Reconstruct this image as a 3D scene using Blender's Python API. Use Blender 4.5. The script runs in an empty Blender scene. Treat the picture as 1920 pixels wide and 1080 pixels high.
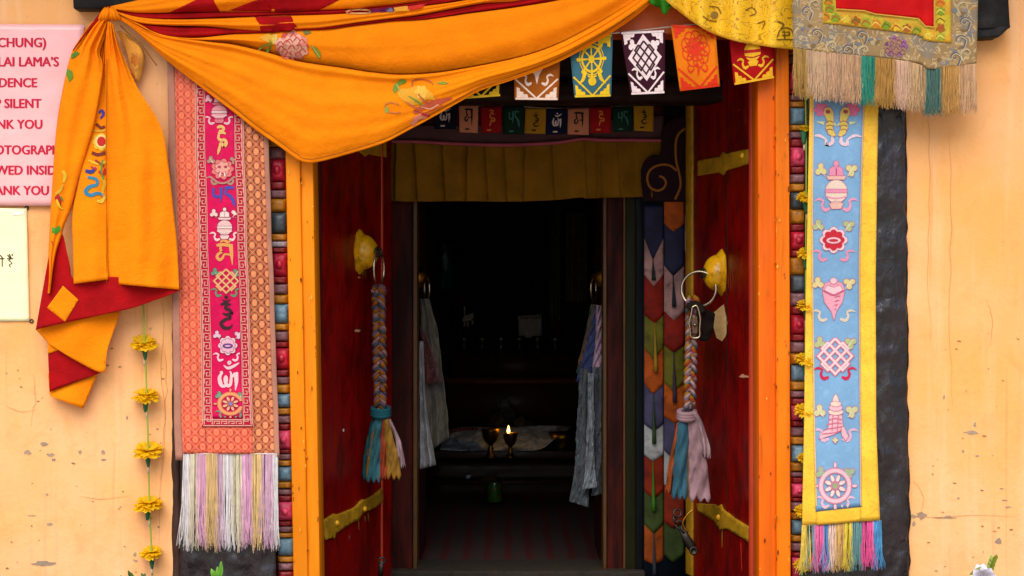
import bpy, math, random
from mathutils import Vector, noise as mnoise
from mathutils.bvhtree import BVHTree
from mathutils.geometry import delaunay_2d_cdt

# ------------------------------------------------------------------ camera, sky, sun, exposure
sc = bpy.context.scene
S, D, ZC = 0.0018, 6.0, 1.15            # metres per photo pixel at the facade plane, camera distance, eye height
CAM = Vector((0, -D, ZC))
cd = bpy.data.cameras.new('camera'); cam = bpy.data.objects.new('camera', cd)
sc.collection.objects.link(cam)
cam.location = CAM; cam.rotation_euler = (math.radians(90), 0, 0)
cd.sensor_width = 36; cd.lens = 36 * D / (1920 * S); cd.clip_start = 0.05; cd.clip_end = 500
sc.camera = cam
w = bpy.data.worlds.new('World'); sc.world = w; w.use_nodes = True
nt = w.node_tree; bg = nt.nodes['Background']
sky = nt.nodes.new('ShaderNodeTexSky'); sky.sky_type = 'NISHITA'; sky.sun_disc = False
SUN_EL, SUN_AZ = math.radians(60), math.radians(-16)   # azimuth measured from straight in front of the facade
sky.sun_elevation = SUN_EL; sky.sun_rotation = math.radians(180) - SUN_AZ
sky.air_density = 1.0; sky.dust_density = 3.0
nt.links.new(sky.outputs[0], bg.inputs[0]); bg.inputs[1].default_value = 0.06
sd = bpy.data.lights.new('sun', 'SUN'); sun = bpy.data.objects.new('sun', sd); sc.collection.objects.link(sun)
sd.energy = 1.5; sd.angle = math.radians(75); sd.color = (1.0, 0.93, 0.82)
sundir = Vector((math.sin(SUN_AZ) * math.cos(SUN_EL), -math.cos(SUN_AZ) * math.cos(SUN_EL), math.sin(SUN_EL)))
sun.rotation_euler = sundir.to_track_quat('Z', 'Y').to_euler()
sc.view_settings.view_transform = 'Standard'; sc.view_settings.look = 'None'
sc.view_settings.exposure = 1.64; sc.view_settings.gamma = 1.0
sc.cycles.max_bounces = 6; sc.cycles.diffuse_bounces = 3; sc.cycles.glossy_bounces = 3

# ------------------------------------------------------------------ helpers
RND = random.Random(7)
def px(x, y, d=0.0):
    """a photo pixel at depth d behind the facade -> world point"""
    k = S * (D + d) / D
    return Vector(((x - 960) * k, d, ZC - (y - 540) * k))
def lin(h):
    h = h.lstrip('#')
    out = []
    for i in (0, 2, 4):
        c = int(h[i:i + 2], 16) / 255
        out.append(c / 12.92 if c <= 0.04045 else ((c + 0.055) / 1.055) ** 2.4)
    return tuple(out)

class MB:
    """collects geometry (world space) for ONE mesh object"""
    def __init__(self): self.v, self.f, self.uv, self.mi = [], [], [], []
    def vert(self, p, uv=(0, 0)):
        self.v.append(Vector(p)); self.uv.append(uv); return len(self.v) - 1
    def face(self, idx, m=0): self.f.append(tuple(idx)); self.mi.append(m)
    def grid(self, rows, uvs=None, m=0, flip=False, closed=False):
        n = len(rows[0]); base = len(self.v)
        for j, r in enumerate(rows):
            for i, p in enumerate(r):
                self.vert(p, uvs[j][i] if uvs else (i / max(1, n - 1), j / max(1, len(rows) - 1)))
        for j in range(len(rows) - 1):
            for i in range(n if closed else n - 1):
                i2 = (i + 1) % n
                q = [base + j * n + i, base + j * n + i2, base + (j + 1) * n + i2, base + (j + 1) * n + i]
                self.face(q[::-1] if flip else q, m)
        return base
    def box(self, lo, hi, m=0):
        x0, y0, z0 = lo; x1, y1, z1 = hi
        P = [(x0,y0,z0),(x1,y0,z0),(x1,y1,z0),(x0,y1,z0),(x0,y0,z1),(x1,y0,z1),(x1,y1,z1),(x0,y1,z1)]
        b = len(self.v)
        for p in P: self.vert(p, (p[0] / S / 100, p[2] / S / 100))
        for q in ((0,3,2,1),(4,5,6,7),(0,1,5,4),(1,2,6,5),(2,3,7,6),(3,0,4,7)): self.face([b + i for i in q], m)
    def slab(self, quad, d0, d1, m=0, grid=(1, 1), bump=0.0, seed=0):
        """a block whose front face is the pixel quad TL,TR,BR,BL at depth d0 and which reaches back to d1"""
        n, k = grid
        rows, uvs = [], []
        for j in range(k + 1):
            r, u = [], []
            for i in range(n + 1):
                s, t = i / n, j / k
                x = (quad[0][0]*(1-s)+quad[1][0]*s)*(1-t) + (quad[3][0]*(1-s)+quad[2][0]*s)*t
                y = (quad[0][1]*(1-s)+quad[1][1]*s)*(1-t) + (quad[3][1]*(1-s)+quad[2][1]*s)*t
                p = px(x, y, d0)
                if bump: p.y += bump * mnoise.noise(Vector((p.x * 14 + seed, p.z * 9, seed * 3.1)))
                r.append(p); u.append((x / 100, -y / 100))
            rows.append(r); uvs.append(u)
        b = self.grid(rows, uvs, m, flip=True)
        ring = [(0, i) for i in range(n + 1)] + [(j, n) for j in range(1, k + 1)] + [(k, i) for i in range(n - 1, -1, -1)] + [(j, 0) for j in range(k - 1, 0, -1)]
        fr = [b + j * (n + 1) + i for j, i in ring]
        bk = []
        for a in fr:
            p = self.v[a].copy(); p.y = d1; bk.append(self.vert(p, self.uv[a]))
        for i in range(len(fr)):
            i2 = (i + 1) % len(fr)
            self.face((fr[i], fr[i2], bk[i2], bk[i]), m)
        self.face(bk, m)
    def tube(self, pts, rad, sides=6, m=0, flat=1.0, cap=True, up=None):
        pts = [Vector(p) for p in pts]; n = len(pts)
        if not hasattr(rad, '__len__'): rad = [rad] * n
        rows = []; prev = None; L = 0; uvs = []
        for i, p in enumerate(pts):
            t = (pts[min(i + 1, n - 1)] - pts[max(i - 1, 0)])
            t = t.normalized() if t.length > 1e-9 else Vector((0, 0, -1))
            ref = prev if prev is not None else (Vector(up) if up is not None else (Vector((0, 1, 0)) if abs(t.y) < 0.9 else Vector((1, 0, 0))))
            a = (ref - t * ref.dot(t)); a = a.normalized() if a.length > 1e-6 else t.orthogonal().normalized()
            b = t.cross(a); prev = a
            if i: L += (p - pts[i - 1]).length
            rows.append([p + (a * math.cos(2 * math.pi * k / sides) * flat + b * math.sin(2 * math.pi * k / sides)) * rad[i] for k in range(sides)])
            uvs.append([(k / sides, L * 5) for k in range(sides)])
        b0 = self.grid(rows, uvs, m, closed=True)
        if cap:
            self.face([b0 + k for k in range(sides)][::-1], m)
            self.face([b0 + (n - 1) * sides + k for k in range(sides)], m)
    def lathe(self, o, axis, prof, n=20, m=0, flute=0, fl=0.0):
        o = Vector(o); axis = Vector(axis).normalized(); a = axis.orthogonal().normalized(); b = axis.cross(a)
        rows = []
        for r, h in prof:
            rows.append([o + axis * h + (a * math.cos(2*math.pi*k/n) + b * math.sin(2*math.pi*k/n)) * r * (1 + fl * math.cos(flute * 2*math.pi*k/n)) for k in range(n)])
        self.grid(rows, None, m, closed=True)
        return self
    def cushion(self, cx, cy, w, h, d, bulge, m=0, n=9, rot=0.0, back=0.02, pw=4):
        rows = []
        for j in range(n + 1):
            r = []
            v = -1 + 2 * j / n
            for i in range(n + 1):
                u = -1 + 2 * i / n
                uu, vv = u, v
                q = (1 - abs(u) ** pw) * (1 - abs(v) ** pw)
                q = max(q, 0) ** 0.5
                x = cx + uu * w / 2 + rot * vv * h; y = cy + vv * h / 2
                p = px(x, y, d); p.y -= bulge * q
                p.y += 0.0025 * mnoise.noise(Vector((x * .12, y * .12, cx)))
                r.append(p)
            rows.append(r)
        self.grid(rows, [[((cx + i) / 100, (cy + j * 4) / 100) for i in range(n + 1)] for j in range(n + 1)], m, flip=True)
    def torus(self, c, nrm, R, r, m=0, n=28, k=8, squash=1.0):
        c = Vector(c); nrm = Vector(nrm).normalized()
        a = Vector((0, 0, 1)); a = (a - nrm * a.dot(nrm)).normalized(); b = nrm.cross(a)
        rows = []
        for i in range(n + 1):
            t = 2 * math.pi * i / n
            e = a * math.cos(t) + b * math.sin(t) * squash
            rows.append([c + e * R + (e * math.cos(2*math.pi*j/k) + nrm * math.sin(2*math.pi*j/k)) * r for j in range(k)])
        self.grid(rows, None, m, closed=True)
    def bvh(self): return BVHTree.FromPolygons(self.v, self.f)
    def build(self, name, mats, parent=None, label=None, smooth=True, solid=0.0, loc=None, bevel=0.0):
        if not isinstance(mats, (list, tuple)): mats = [mats]
        o0 = ORIGIN.get(parent, Vector((0, 0, 0))) if parent is not None else (Vector(loc) if loc is not None else Vector((0, 0, 0)))
        me = bpy.data.meshes.new(name)
        me.from_pydata([v - o0 for v in self.v], [], self.f)
        for m in mats: me.materials.append(m)
        me.polygons.foreach_set('material_index', self.mi)
        me.polygons.foreach_set('use_smooth', [smooth] * len(self.f))
        ul = me.uv_layers.new(name='UVMap')
        flat = []
        for f in self.f:
            for i in f: flat += self.uv[i]
        ul.data.foreach_set('uv', flat)
        me.validate(); me.update()
        o = bpy.data.objects.new(name, me); sc.collection.objects.link(o)
        if parent is not None: o.parent = parent
        else: o.location = o0
        ORIGIN[o] = o0
        if label: o['label'] = label
        if bevel:
            bm = o.modifiers.new('bevel', 'BEVEL'); bm.width = bevel; bm.segments = 2; bm.limit_method = 'ANGLE'
        if solid:
            sm = o.modifiers.new('solid', 'SOLIDIFY'); sm.thickness = solid; sm.offset = -1
        return o
ORIGIN = {}

def thing(name, label, cat, loc, group=None):
    o = bpy.data.objects.new(name, None); sc.collection.objects.link(o)
    o.location = Vector(loc); o.empty_display_size = 0.05
    o['label'] = label; o['category'] = cat
    if group: o['group'] = group
    ORIGIN[o] = Vector(loc); return o
def tag(o, label, cat, group=None, kind=None):
    if label: o['label'] = label
    if cat: o['category'] = cat
    if group: o['group'] = group
    if kind: o['kind'] = kind
    return o

def smooth_curve(pts, n):
    """Catmull-Rom through pts, resampled to n+1 by arc length"""
    pts = [tuple(float(c) for c in p) for p in pts]; dim = len(pts[0])
    if len(pts) == 2: dense = [tuple(pts[0][c] + (pts[1][c] - pts[0][c]) * i / 40 for c in range(dim)) for i in range(41)]
    else:
        dense = []
        P = [tuple(2 * pts[0][c] - pts[1][c] for c in range(dim))] + pts + [tuple(2 * pts[-1][c] - pts[-2][c] for c in range(dim))]
        for i in range(1, len(P) - 2):
            for k in range(12):
                t = k / 12
                dense.append(tuple(0.5 * (2*P[i][c] + (P[i+1][c]-P[i-1][c])*t + (2*P[i-1][c]-5*P[i][c]+4*P[i+1][c]-P[i+2][c])*t*t + (3*P[i][c]-P[i-1][c]-3*P[i+1][c]+P[i+2][c])*t**3) for c in range(dim)))
        dense.append(pts[-1])
    return resample(dense, n)
def resample(dense, n):
    L = [0.0]
    for a, b in zip(dense, dense[1:]): L.append(L[-1] + math.dist(a[:2], b[:2]))
    out = []; k = 0
    for i in range(n + 1):
        s = L[-1] * i / n
        while k < len(L) - 2 and L[k + 1] < s: k += 1
        q = (s - L[k]) / max(1e-9, L[k + 1] - L[k])
        out.append(tuple(a + (b - a) * q for a, b in zip(dense[k], dense[k + 1])))
    return out
def linear(pts, n):
    return resample([tuple(float(c) for c in p) for p in pts], n)

def ruled(mb, A, B, n, k, yf, m=0, st=None, smooth=True, clip=None):
    """cloth patch between two pixel curves; yf(s, t, x, y) is its depth. st=(W,H): UVs follow the cloth, else the pixels"""
    f = smooth_curve if smooth else linear
    a, b = f(A, n), f(B, n)
    rows, uvs = [], []
    for j in range(k + 1):
        t = j / k; r, u = [], []
        for i in range(n + 1):
            s = i / n
            x = a[i][0] * (1 - t) + b[i][0] * t; y = a[i][1] * (1 - t) + b[i][1] * t
            r.append(px(x, y, yf(s, t, x, y)))
            u.append((s * st[0] / 100, -t * st[1] / 100) if st else (x / 100, -y / 100))
        rows.append(r); uvs.append(u)
    mb.grid(rows, uvs, m, flip=True)

# ---- flat appliqué / embroidery / lettering laid on a surface
def poly(pts, c, l=0): return ('poly', pts, c, l)
def ell(cx, cy, rx, ry=None, c='white', l=0, n=18, rot=0.0):
    ry = rx if ry is None else ry
    o = []
    for i in range(n):
        t = 2 * math.pi * i / n; x, y = rx * math.cos(t), ry * math.sin(t)
        o.append((cx + x * math.cos(rot) - y * math.sin(rot), cy + x * math.sin(rot) + y * math.cos(rot)))
    return poly(o, c, l)
def flower(cx, cy, r, n, c, l=0, depth=0.18, rot=0.0, ry=None):
    o = []
    for i in range(n * 6):
        t = 2 * math.pi * i / (n * 6)
        q = r * (1 - depth + depth * abs(math.cos((t * n) / 2)))
        o.append((cx + q * math.cos(t + rot), cy + q * (ry or 1) * math.sin(t + rot)))
    return poly(o, c, l)
def stroke(pts, w, c, l=0, smooth=True, closed=False, step=4.0):
    """ribbon of quads along a path; w is a number or (start, ..., end) widths"""
    if closed: pts = list(pts) + [pts[0]]
    ln = sum(math.dist(a, b) for a, b in zip(pts, pts[1:]))
    n = max(2, int(ln / step))
    if smooth and len(pts) > 2: q = smooth_curve(pts, n)
    else:
        q = []
        for a, b in zip(pts, pts[1:]):
            k = max(1, int(math.dist(a, b) / step))
            q += [(a[0] + (b[0] - a[0]) * i / k, a[1] + (b[1] - a[1]) * i / k) for i in range(k)]
        q.append(pts[-1])
    ws = w if hasattr(w, '__len__') else (w, w)
    Ls, Rs = [], []
    for i, p in enumerate(q):
        a, b = q[max(0, i - 1)], q[min(len(q) - 1, i + 1)]
        dx, dy = b[0] - a[0], b[1] - a[1]; d = math.hypot(dx, dy) or 1
        t = i / max(1, len(q) - 1) * (len(ws) - 1); k = min(int(t), len(ws) - 2); ww = (ws[k] + (ws[k + 1] - ws[k]) * (t - k)) / 2
        if not smooth and 0 < i < len(q) - 1:
            e1 = (p[0] - a[0], p[1] - a[1]); e2 = (b[0] - p[0], b[1] - p[1])
            cs = (e1[0] * e2[0] + e1[1] * e2[1]) / max(1e-6, math.hypot(*e1) * math.hypot(*e2))
            ww /= max(0.6, math.sqrt(max(0.0, (1 + cs) / 2)))
        Ls.append((p[0] - dy / d * ww, p[1] + dx / d * ww)); Rs.append((p[0] + dy / d * ww, p[1] - dx / d * ww))
    return ('strip', (Ls, Rs), c, l)
def xf(shapes, cx, cy, sx, sy=None, rot=0.0):
    """unit-space shapes (centre 0,0) -> pixels"""
    sy = sx if sy is None else sy
    f = lambda p: (cx + (p[0] * math.cos(rot) - p[1] * math.sin(rot)) * sx, cy + (p[0] * math.sin(rot) + p[1] * math.cos(rot)) * sy)
    out = []
    for k, g, c, l in shapes:
        out.append((k, [f(p) for p in g] if k == 'poly' else ([f(p) for p in g[0]], [f(p) for p in g[1]]), c, l))
    return out

EMB = {}
def outlined(shapes, c, w=.05, lmin=2):
    o = []
    for s in shapes:
        o.append(s)
        if s[0] == 'poly' and s[3] >= lmin: o.append(stroke(s[1], w, c, s[3] + .4, False, True, .15))
    return o
def decal(name, shapes, bvh, matf, parent=None, label=None, off=0.0012, lay=0.0006, grid=7.0, solid=0.0, loc=None, smooth=True):
    mb = MB(); cols = []
    def hit(p, l):
        d = (px(p[0], p[1]) - CAM).normalized()
        h, nr, _, _ = bvh.ray_cast(CAM, d)
        if h is None: return None
        c = max(0.15, abs(nr.dot(d)))
        return h - d * min(0.02, (off + lay * l) / c)
    for kind, g, c, l in shapes:
        if c not in cols: cols.append(c)
        mi = cols.index(c)
        if kind == 'strip':
            prev = None
            for a, b in zip(*g):
                ha, hb = hit(a, l), hit(b, l)
                if ha is None or hb is None: prev = None; continue
                ia, ib = mb.vert(ha, (a[0] / 100, -a[1] / 100)), mb.vert(hb, (b[0] / 100, -b[1] / 100))
                if prev: mb.face((prev[0], ia, ib, prev[1]), mi)
                prev = (ia, ib)
        else:
            xs = [p[0] for p in g]; ys = [p[1] for p in g]
            pts = [Vector(p) for p in g]; nb = len(pts)
            big = (max(xs) - min(xs) > grid * 1.6) or (max(ys) - min(ys) > grid * 1.6)
            if big:
                dens = []
                for a, b in zip(pts, pts[1:] + pts[:1]):
                    k = max(1, int((b - a).length / grid))
                    dens += [a + (b - a) * (i / k) for i in range(k)]
                pts = dens; nb = len(pts)
                y = min(ys) + grid * .5
                while y < max(ys):
                    x = min(xs) + grid * .5
                    while x < max(xs):
                        if inside(x, y, g) and all((p - Vector((x, y))).length > grid * .35 for p in pts[:nb]): pts.append(Vector((x, y)))
                        x += grid
                    y += grid
            r = delaunay_2d_cdt(pts, [], [list(range(nb))], 1, 1e-4)
            idx = []
            for p in r[0]:
                h = hit(p, l); idx.append(None if h is None else mb.vert(h, (p[0] / 100, -p[1] / 100)))
            for f in r[2]:
                ii = [idx[i] for i in f]
                if None not in ii: mb.face(ii, mi)
    # faces towards the viewer
    for k, f in enumerate(mb.f):
        a, b, c = (mb.v[i] for i in f[:3])
        if (b - a).cross(c - a).dot(CAM - a) < 0: mb.f[k] = f[::-1]
    if not mb.f: return None
    return mb.build(name, [matf(c) for c in cols], parent, label, solid=solid, loc=loc, smooth=smooth)
def inside(x, y, g):
    r = False; n = len(g)
    for i in range(n):
        x1, y1 = g[i]; x2, y2 = g[i - 1]
        if (y1 > y) != (y2 > y) and x < (x2 - x1) * (y - y1) / (y2 - y1) + x1: r = not r
    return r
def blob(cx, cy, rx, ry, seed, n=14, rough=.45):
    R = random.Random(seed)
    return [(cx + rx * (1 + rough * R.uniform(-1, .6)) * math.cos(2*math.pi*i/n), cy + ry * (1 + rough * R.uniform(-1, .6)) * math.sin(2*math.pi*i/n)) for i in range(n)]

# ------------------------------------------------------------------ materials
class G:
    """tiny node-graph helper"""
    def __init__(self, name):
        self.m = bpy.data.materials.new(name); self.m.use_nodes = True
        self.t = self.m.node_tree; self.b = self.t.nodes['Principled BSDF']
    def n(self, typ, **kw):
        x = self.t.nodes.new(typ)
        for k, v in kw.items(): setattr(x, k, v)
        return x
    def put(self, sock, v):
        if hasattr(v, 'is_linked') or hasattr(v, 'links'): self.t.links.new(v, sock)
        else: sock.default_value = v
    def mth(self, op, a, b=0.0, c=0.0):
        x = self.n('ShaderNodeMath', operation=op)
        self.put(x.inputs[0], a); self.put(x.inputs[1], b); self.put(x.inputs[2], c); return x.outputs[0]
    def mix(self, f, a, b, mode='MIX'):
        x = self.n('ShaderNodeMix', data_type='RGBA', blend_type=mode)
        self.put(x.inputs[0], f); self.put(x.inputs[6], a if hasattr(a, 'links') else (*a[:3], 1)); self.put(x.inputs[7], b if hasattr(b, 'links') else (*b[:3], 1))
        return x.outputs[2]
    def coord(self, which='UV', scale=(1, 1, 1)):
        tc = self.n('ShaderNodeTexCoord'); mp = self.n('ShaderNodeMapping'); mp.inputs['Scale'].default_value = scale
        self.t.links.new(tc.outputs[which], mp.inputs[0]); return mp.outputs[0]
    def noise(self, vec, scale, detail=4, rough=.55, dist=0.0):
        x = self.n('ShaderNodeTexNoise'); self.put(x.inputs['Vector'], vec); x.inputs['Scale'].default_value = scale
        x.inputs['Detail'].default_value = detail; x.inputs['Roughness'].default_value = rough; x.inputs['Distortion'].default_value = dist
        return x.outputs[0]
    def ramp(self, v, lo, hi, a=0.0, b=1.0):
        x = self.n('ShaderNodeMapRange'); x.interpolation_type = 'SMOOTHSTEP'
        self.put(x.inputs[0], v); x.inputs[1].default_value = lo; x.inputs[2].default_value = hi; x.inputs[3].default_value = a; x.inputs[4].default_value = b
        return x.outputs[0]
    def bump(self, h, strength, dist=.002, nrm=None):
        x = self.n('ShaderNodeBump'); x.inputs['Strength'].default_value = strength; x.inputs['Distance'].default_value = dist
        self.put(x.inputs['Height'], h)
        if nrm is not None: self.put(x.inputs['Normal'], nrm)
        return x.outputs[0]
    def done(self, color, rough=.7, nrm=None, metal=0.0, sheen=0.0, spec=.4):
        self.put(self.b.inputs['Base Color'], color if hasattr(color, 'links') else (*color[:3], 1))
        self.put(self.b.inputs['Roughness'], rough); self.b.inputs['Metallic'].default_value = metal
        self.b.inputs['Specular IOR Level'].default_value = spec
        if sheen: self.b.inputs['Sheen Weight'].default_value = sheen; self.b.inputs['Sheen Roughness'].default_value = .5
        if nrm is not None: self.t.links.new(nrm, self.b.inputs['Normal'])
        return self.m
def sc3(c, k): return tuple(min(.95, x * k) for x in c)

def cloth(name, hexc, var=.16, rough=.85, sheen=0, weave=.35, k=.85, second=None, wear=.0, crease=0):
    g = G(name); c = sc3(lin(hexc), k)
    uv = g.coord('UV')
    n1 = g.noise(uv, 2.2, 4); n2 = g.noise(g.coord('UV', (60, 8, 1)), 1.5, 2); n3 = g.noise(g.coord('UV', (8, 60, 1)), 1.5, 2)
    f = g.mth('MULTIPLY', g.ramp(n1, .3, .7), 1.0)
    col = g.mix(f, sc3(c, 1 - var), sc3(c, 1 + var * .7))
    w_ = g.mth('ADD', n2, n3)
    col = g.mix(g.ramp(w_, .8, 1.2, 0, .22), col, sc3(c, .6))
    if second: col = g.mix(g.ramp(g.noise(uv, 5, 5, .7), .5, .68, 0, wear), col, lin(second))
    nb = g.bump(w_, weave, .0012)
    nb = g.bump(g.noise(uv, 9, 3), .10, .004, nb)
    if crease:
        r1 = g.mth('ABSOLUTE', g.mth('SUBTRACT', g.noise(g.coord('UV', (1, 1.6, 1)), 1.7, 3, .5, .6), .5)); r2 = g.mth('ABSOLUTE', g.mth('SUBTRACT', g.noise(g.coord('UV', (1.7, 1, 1)), 3.1, 3, .5, .5), .5))
        nb = g.bump(g.mth('ADD', g.ramp(r1, 0, .07), g.mth('MULTIPLY', g.ramp(r2, 0, .05), .6)), crease, .006, nb)
        col = g.mix(g.ramp(g.noise(uv, 1.1, 5, .7), .56, .74, 0, .22), col, sc3(c, .62))
    return g.done(col, rough, nb, 0, sheen, .12)
def emb(hexc):
    if hexc not in EMB:
        g = G('thread_' + hexc.strip('#')); c = sc3(lin(hexc), .85)
        n1 = g.noise(g.coord('UV', (18, 45, 1)), 2.2, 3, .7)
        col = g.mix(g.ramp(n1, .3, .7), sc3(c, .7), sc3(c, 1.12))
        EMB[hexc] = g.done(col, .65, g.bump(n1, .8, .002), 0, 0, .35)
    return EMB[hexc]
FLAT = {}
def ink(hexc):
    if hexc not in FLAT:
        g = G('ink_' + hexc.strip('#')); c = sc3(lin(hexc), .88)
        col = g.mix(g.ramp(g.noise(g.coord('UV'), 14, 3), .3, .7), sc3(c, .85), sc3(c, 1.05))
        FLAT[hexc] = g.done(col, .7, None, 0, 0, .25)
    return FLAT[hexc]
def paint(name, hexc, hex2=None, rough=.5, var=.25, streak=(1, 1, 1), scale=6, worn=.3, bumpy=.4, bscale=40, spec=.4, k=.85, lo=.52, hi=.7):
    g = G(name); c = sc3(lin(hexc), k); ob = g.coord('Object', streak)
    n1 = g.noise(ob, scale, 6, .6); n2 = g.noise(g.coord('Object', streak), bscale, 4, .6)
    col = g.mix(g.ramp(n1, .3, .7), sc3(c, 1 - var), sc3(c, 1 + var * .6))
    if hex2: col = g.mix(g.ramp(g.noise(ob, scale * 2.3, 8, .7), lo, hi, 0, worn), col, sc3(lin(hex2), k))
    h = g.mth('ADD', g.mth('MULTIPLY', n1, .6), g.mth('MULTIPLY', n2, .5))
    return g.done(col, g.ramp(n2, .3, .7, rough - .1, min(1, rough + .12)), g.bump(h, bumpy, .006), 0, 0, spec)
def metal(name, hexc, rough=.3, var=.25, scale=20, grime='#2a1c08', g_=.4):
    g = G(name); c = sc3(lin(hexc), .9); n1 = g.noise(g.coord('Object'), scale, 5, .6)
    col = g.mix(g.ramp(n1, .35, .65), sc3(c, 1 - var), c)
    col = g.mix(g.ramp(g.noise(g.coord('Object'), scale * .5, 6, .7), .5, .68, 0, g_), col, lin(grime))
    return g.done(col, g.ramp(n1, .3, .7, rough, rough + .2), g.bump(n1, .15, .002), 1.0)
# ------------------------------------------------------------------ materials of the place
def plaster_mat():
    g = G('peach_plaster'); ob = g.coord('Object')
    base = lin('#efae66')
    n1 = g.noise(ob, 1.6, 5); n2 = g.noise(g.coord('Object', (5, 5, .35)), 2.0, 5, .6); n3 = g.noise(ob, 9, 6, .65); n4 = g.noise(ob, 60, 4, .6)
    col = g.mix(g.ramp(n1, .3, .7), lin('#f0a85c'), lin('#f5ba84'))
    col = g.mix(g.ramp(n2, .5, .72, 0, .35), col, lin('#f8d0ac'))
    col = g.mix(g.ramp(g.noise(g.coord('Object', (9, 9, .25)), 3.1, 5, .6), .58, .75, 0, .35), col, lin('#e89c78'))
    col = g.mix(g.ramp(n3, .55, .75, 0, .34), col, lin('#dc9a62'))
    br = g.noise(g.coord('Object', (1.5, 1, 1)), 7, 5, .7, .6)
    col = g.mix(g.ramp(br, .5, .72, 0, .32), col, lin('#e39a4e'))
    col = g.mix(g.ramp(g.noise(g.coord('Object', (22, 22, .5)), 1.6, 3, .6), .62, .72, 0, .3), col, lin('#c98250'))
    col = g.mix(g.ramp(g.noise(ob, 34, 3, .5), .735, .76, 0, .55), col, lin('#a8825c'))
    h = g.mth('ADD', g.mth('MULTIPLY', n3, .8), g.mth('MULTIPLY', n4, .35))
    return g.done(col, .85, g.bump(g.mth('ADD', h, g.mth('MULTIPLY', br, .6)), .45, .008), 0, 0, .2)
PLASTER = plaster_mat()
BLACK = paint('black_lime_paint', '#221a1e', '#3e3038', rough=.30, var=.45, streak=(1, 1, .45), scale=9, worn=.5, bumpy=2.6, bscale=24, spec=.6)
BROWN = paint('dark_brown_wood', '#3d2216', '#1c100c', rough=.6, var=.4, streak=(1, 1, .15), scale=12, worn=.6, bumpy=.5)
ORANGE = paint('orange_gloss_paint', '#fb8e04', '#a85a06', spec=.2, rough=.45, var=.16, streak=(1, 1, .06), scale=22, worn=.6, bumpy=.6, bscale=60, lo=.55, hi=.75)
ORANGE2 = paint('red_orange_gloss_paint', '#f26a02', '#a84406', rough=.45, var=.18, streak=(1, 1, .06), scale=22, worn=.6, bumpy=.6, bscale=60, lo=.55, hi=.75, spec=.2)
ORANGE3 = paint('mid_orange_gloss_paint', '#f87a02', '#a84e06', spec=.2, rough=.45, var=.18, streak=(1, 1, .06), scale=22, worn=.6, bumpy=.6, bscale=60, lo=.55, hi=.75)
ORANGE_RED = paint('orange_red_gloss_paint', '#e0620c', '#a83a08', rough=.4, var=.18, streak=(1, 1, .2), scale=10, worn=.4, bumpy=.5)
REDPAINT = paint('deep_red_gloss_paint', '#8a0300', '#300000', rough=.38, var=.22, streak=(1, 1, .45), scale=4, worn=.65, bumpy=.15, bscale=22, spec=.25, lo=.42, hi=.62)
REDTRIM = paint('red_stile_paint', '#c23c1c', '#5a1c10', rough=.42, var=.2, streak=(1, 1, .2), scale=16, worn=.5, bumpy=.6)
MUSTARD = paint('mustard_yellow_paint', '#b98a14', '#6d4d0c', rough=.5, var=.25, streak=(1, 1, 1), scale=18, worn=.5, bumpy=.6)
DARKWOOD = paint('shade_dark_wood', '#24100a', '#0b0605', spec=.15, rough=.6, var=.4, streak=(1, 1, .2), scale=8, worn=.6, bumpy=.6)  # gloom of the interior darkened into the wood colour
SHADEBLACK = paint('shade_black_wall', '#120c0a', '#0a0706', rough=.8, var=.4, scale=4, worn=.5)  # deep interior shade put into the wall colour
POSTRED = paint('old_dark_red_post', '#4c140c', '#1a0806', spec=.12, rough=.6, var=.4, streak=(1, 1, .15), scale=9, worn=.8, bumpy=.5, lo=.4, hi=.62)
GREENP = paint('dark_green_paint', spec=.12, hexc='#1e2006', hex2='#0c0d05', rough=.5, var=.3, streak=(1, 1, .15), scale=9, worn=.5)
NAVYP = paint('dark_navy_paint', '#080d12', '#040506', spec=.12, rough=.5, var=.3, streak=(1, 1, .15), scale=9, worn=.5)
GOLDP = paint('dull_gold_trim', '#5c3a0c', '#2a1206', rough=.5, var=.3, streak=(1, 1, .2), scale=20, worn=.6)
STONE = paint('grey_flagstone', '#a09686', '#7d7468', rough=.85, var=.2, scale=2.5, worn=.6, bumpy=.6, bscale=14)
BRASS = metal('aged_brass', '#c08a28', .28)
IRON = metal('dark_iron', '#4a4540', .42, g_=.6)
CHROME = metal('worn_steel_ring', '#c9b89a', .22, g_=.3)
PALEGOLD = paint('yellow_gold_lacquer', '#f0b010', '#6a4408', rough=.32, var=.25, scale=13, worn=.6, bumpy=.4, bscale=18, spec=.5, lo=.5, hi=.66)

# ------------------------------------------------------------------ ground, floor
mb = MB(); mb.box((-60, -120, -.30), (60, -.55, -.16)); tag(mb.build('ground', STONE, smooth=False), 'pale stone courtyard in front of the temple', 'ground', kind='structure')
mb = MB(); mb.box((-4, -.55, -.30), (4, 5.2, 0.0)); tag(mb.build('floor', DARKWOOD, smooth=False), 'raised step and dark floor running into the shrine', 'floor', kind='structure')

# ------------------------------------------------------------------ the building
bld = thing('temple_building', 'peach plastered temple front with black painted surround beside the doorway', 'building', (0, 0.3, 0))
def X(p, d=0): return (p - 960) * S * (D + d) / D
def Z(p, d=0): return ZC - (p - 540) * S * (D + d) / D
mb = MB()
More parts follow.
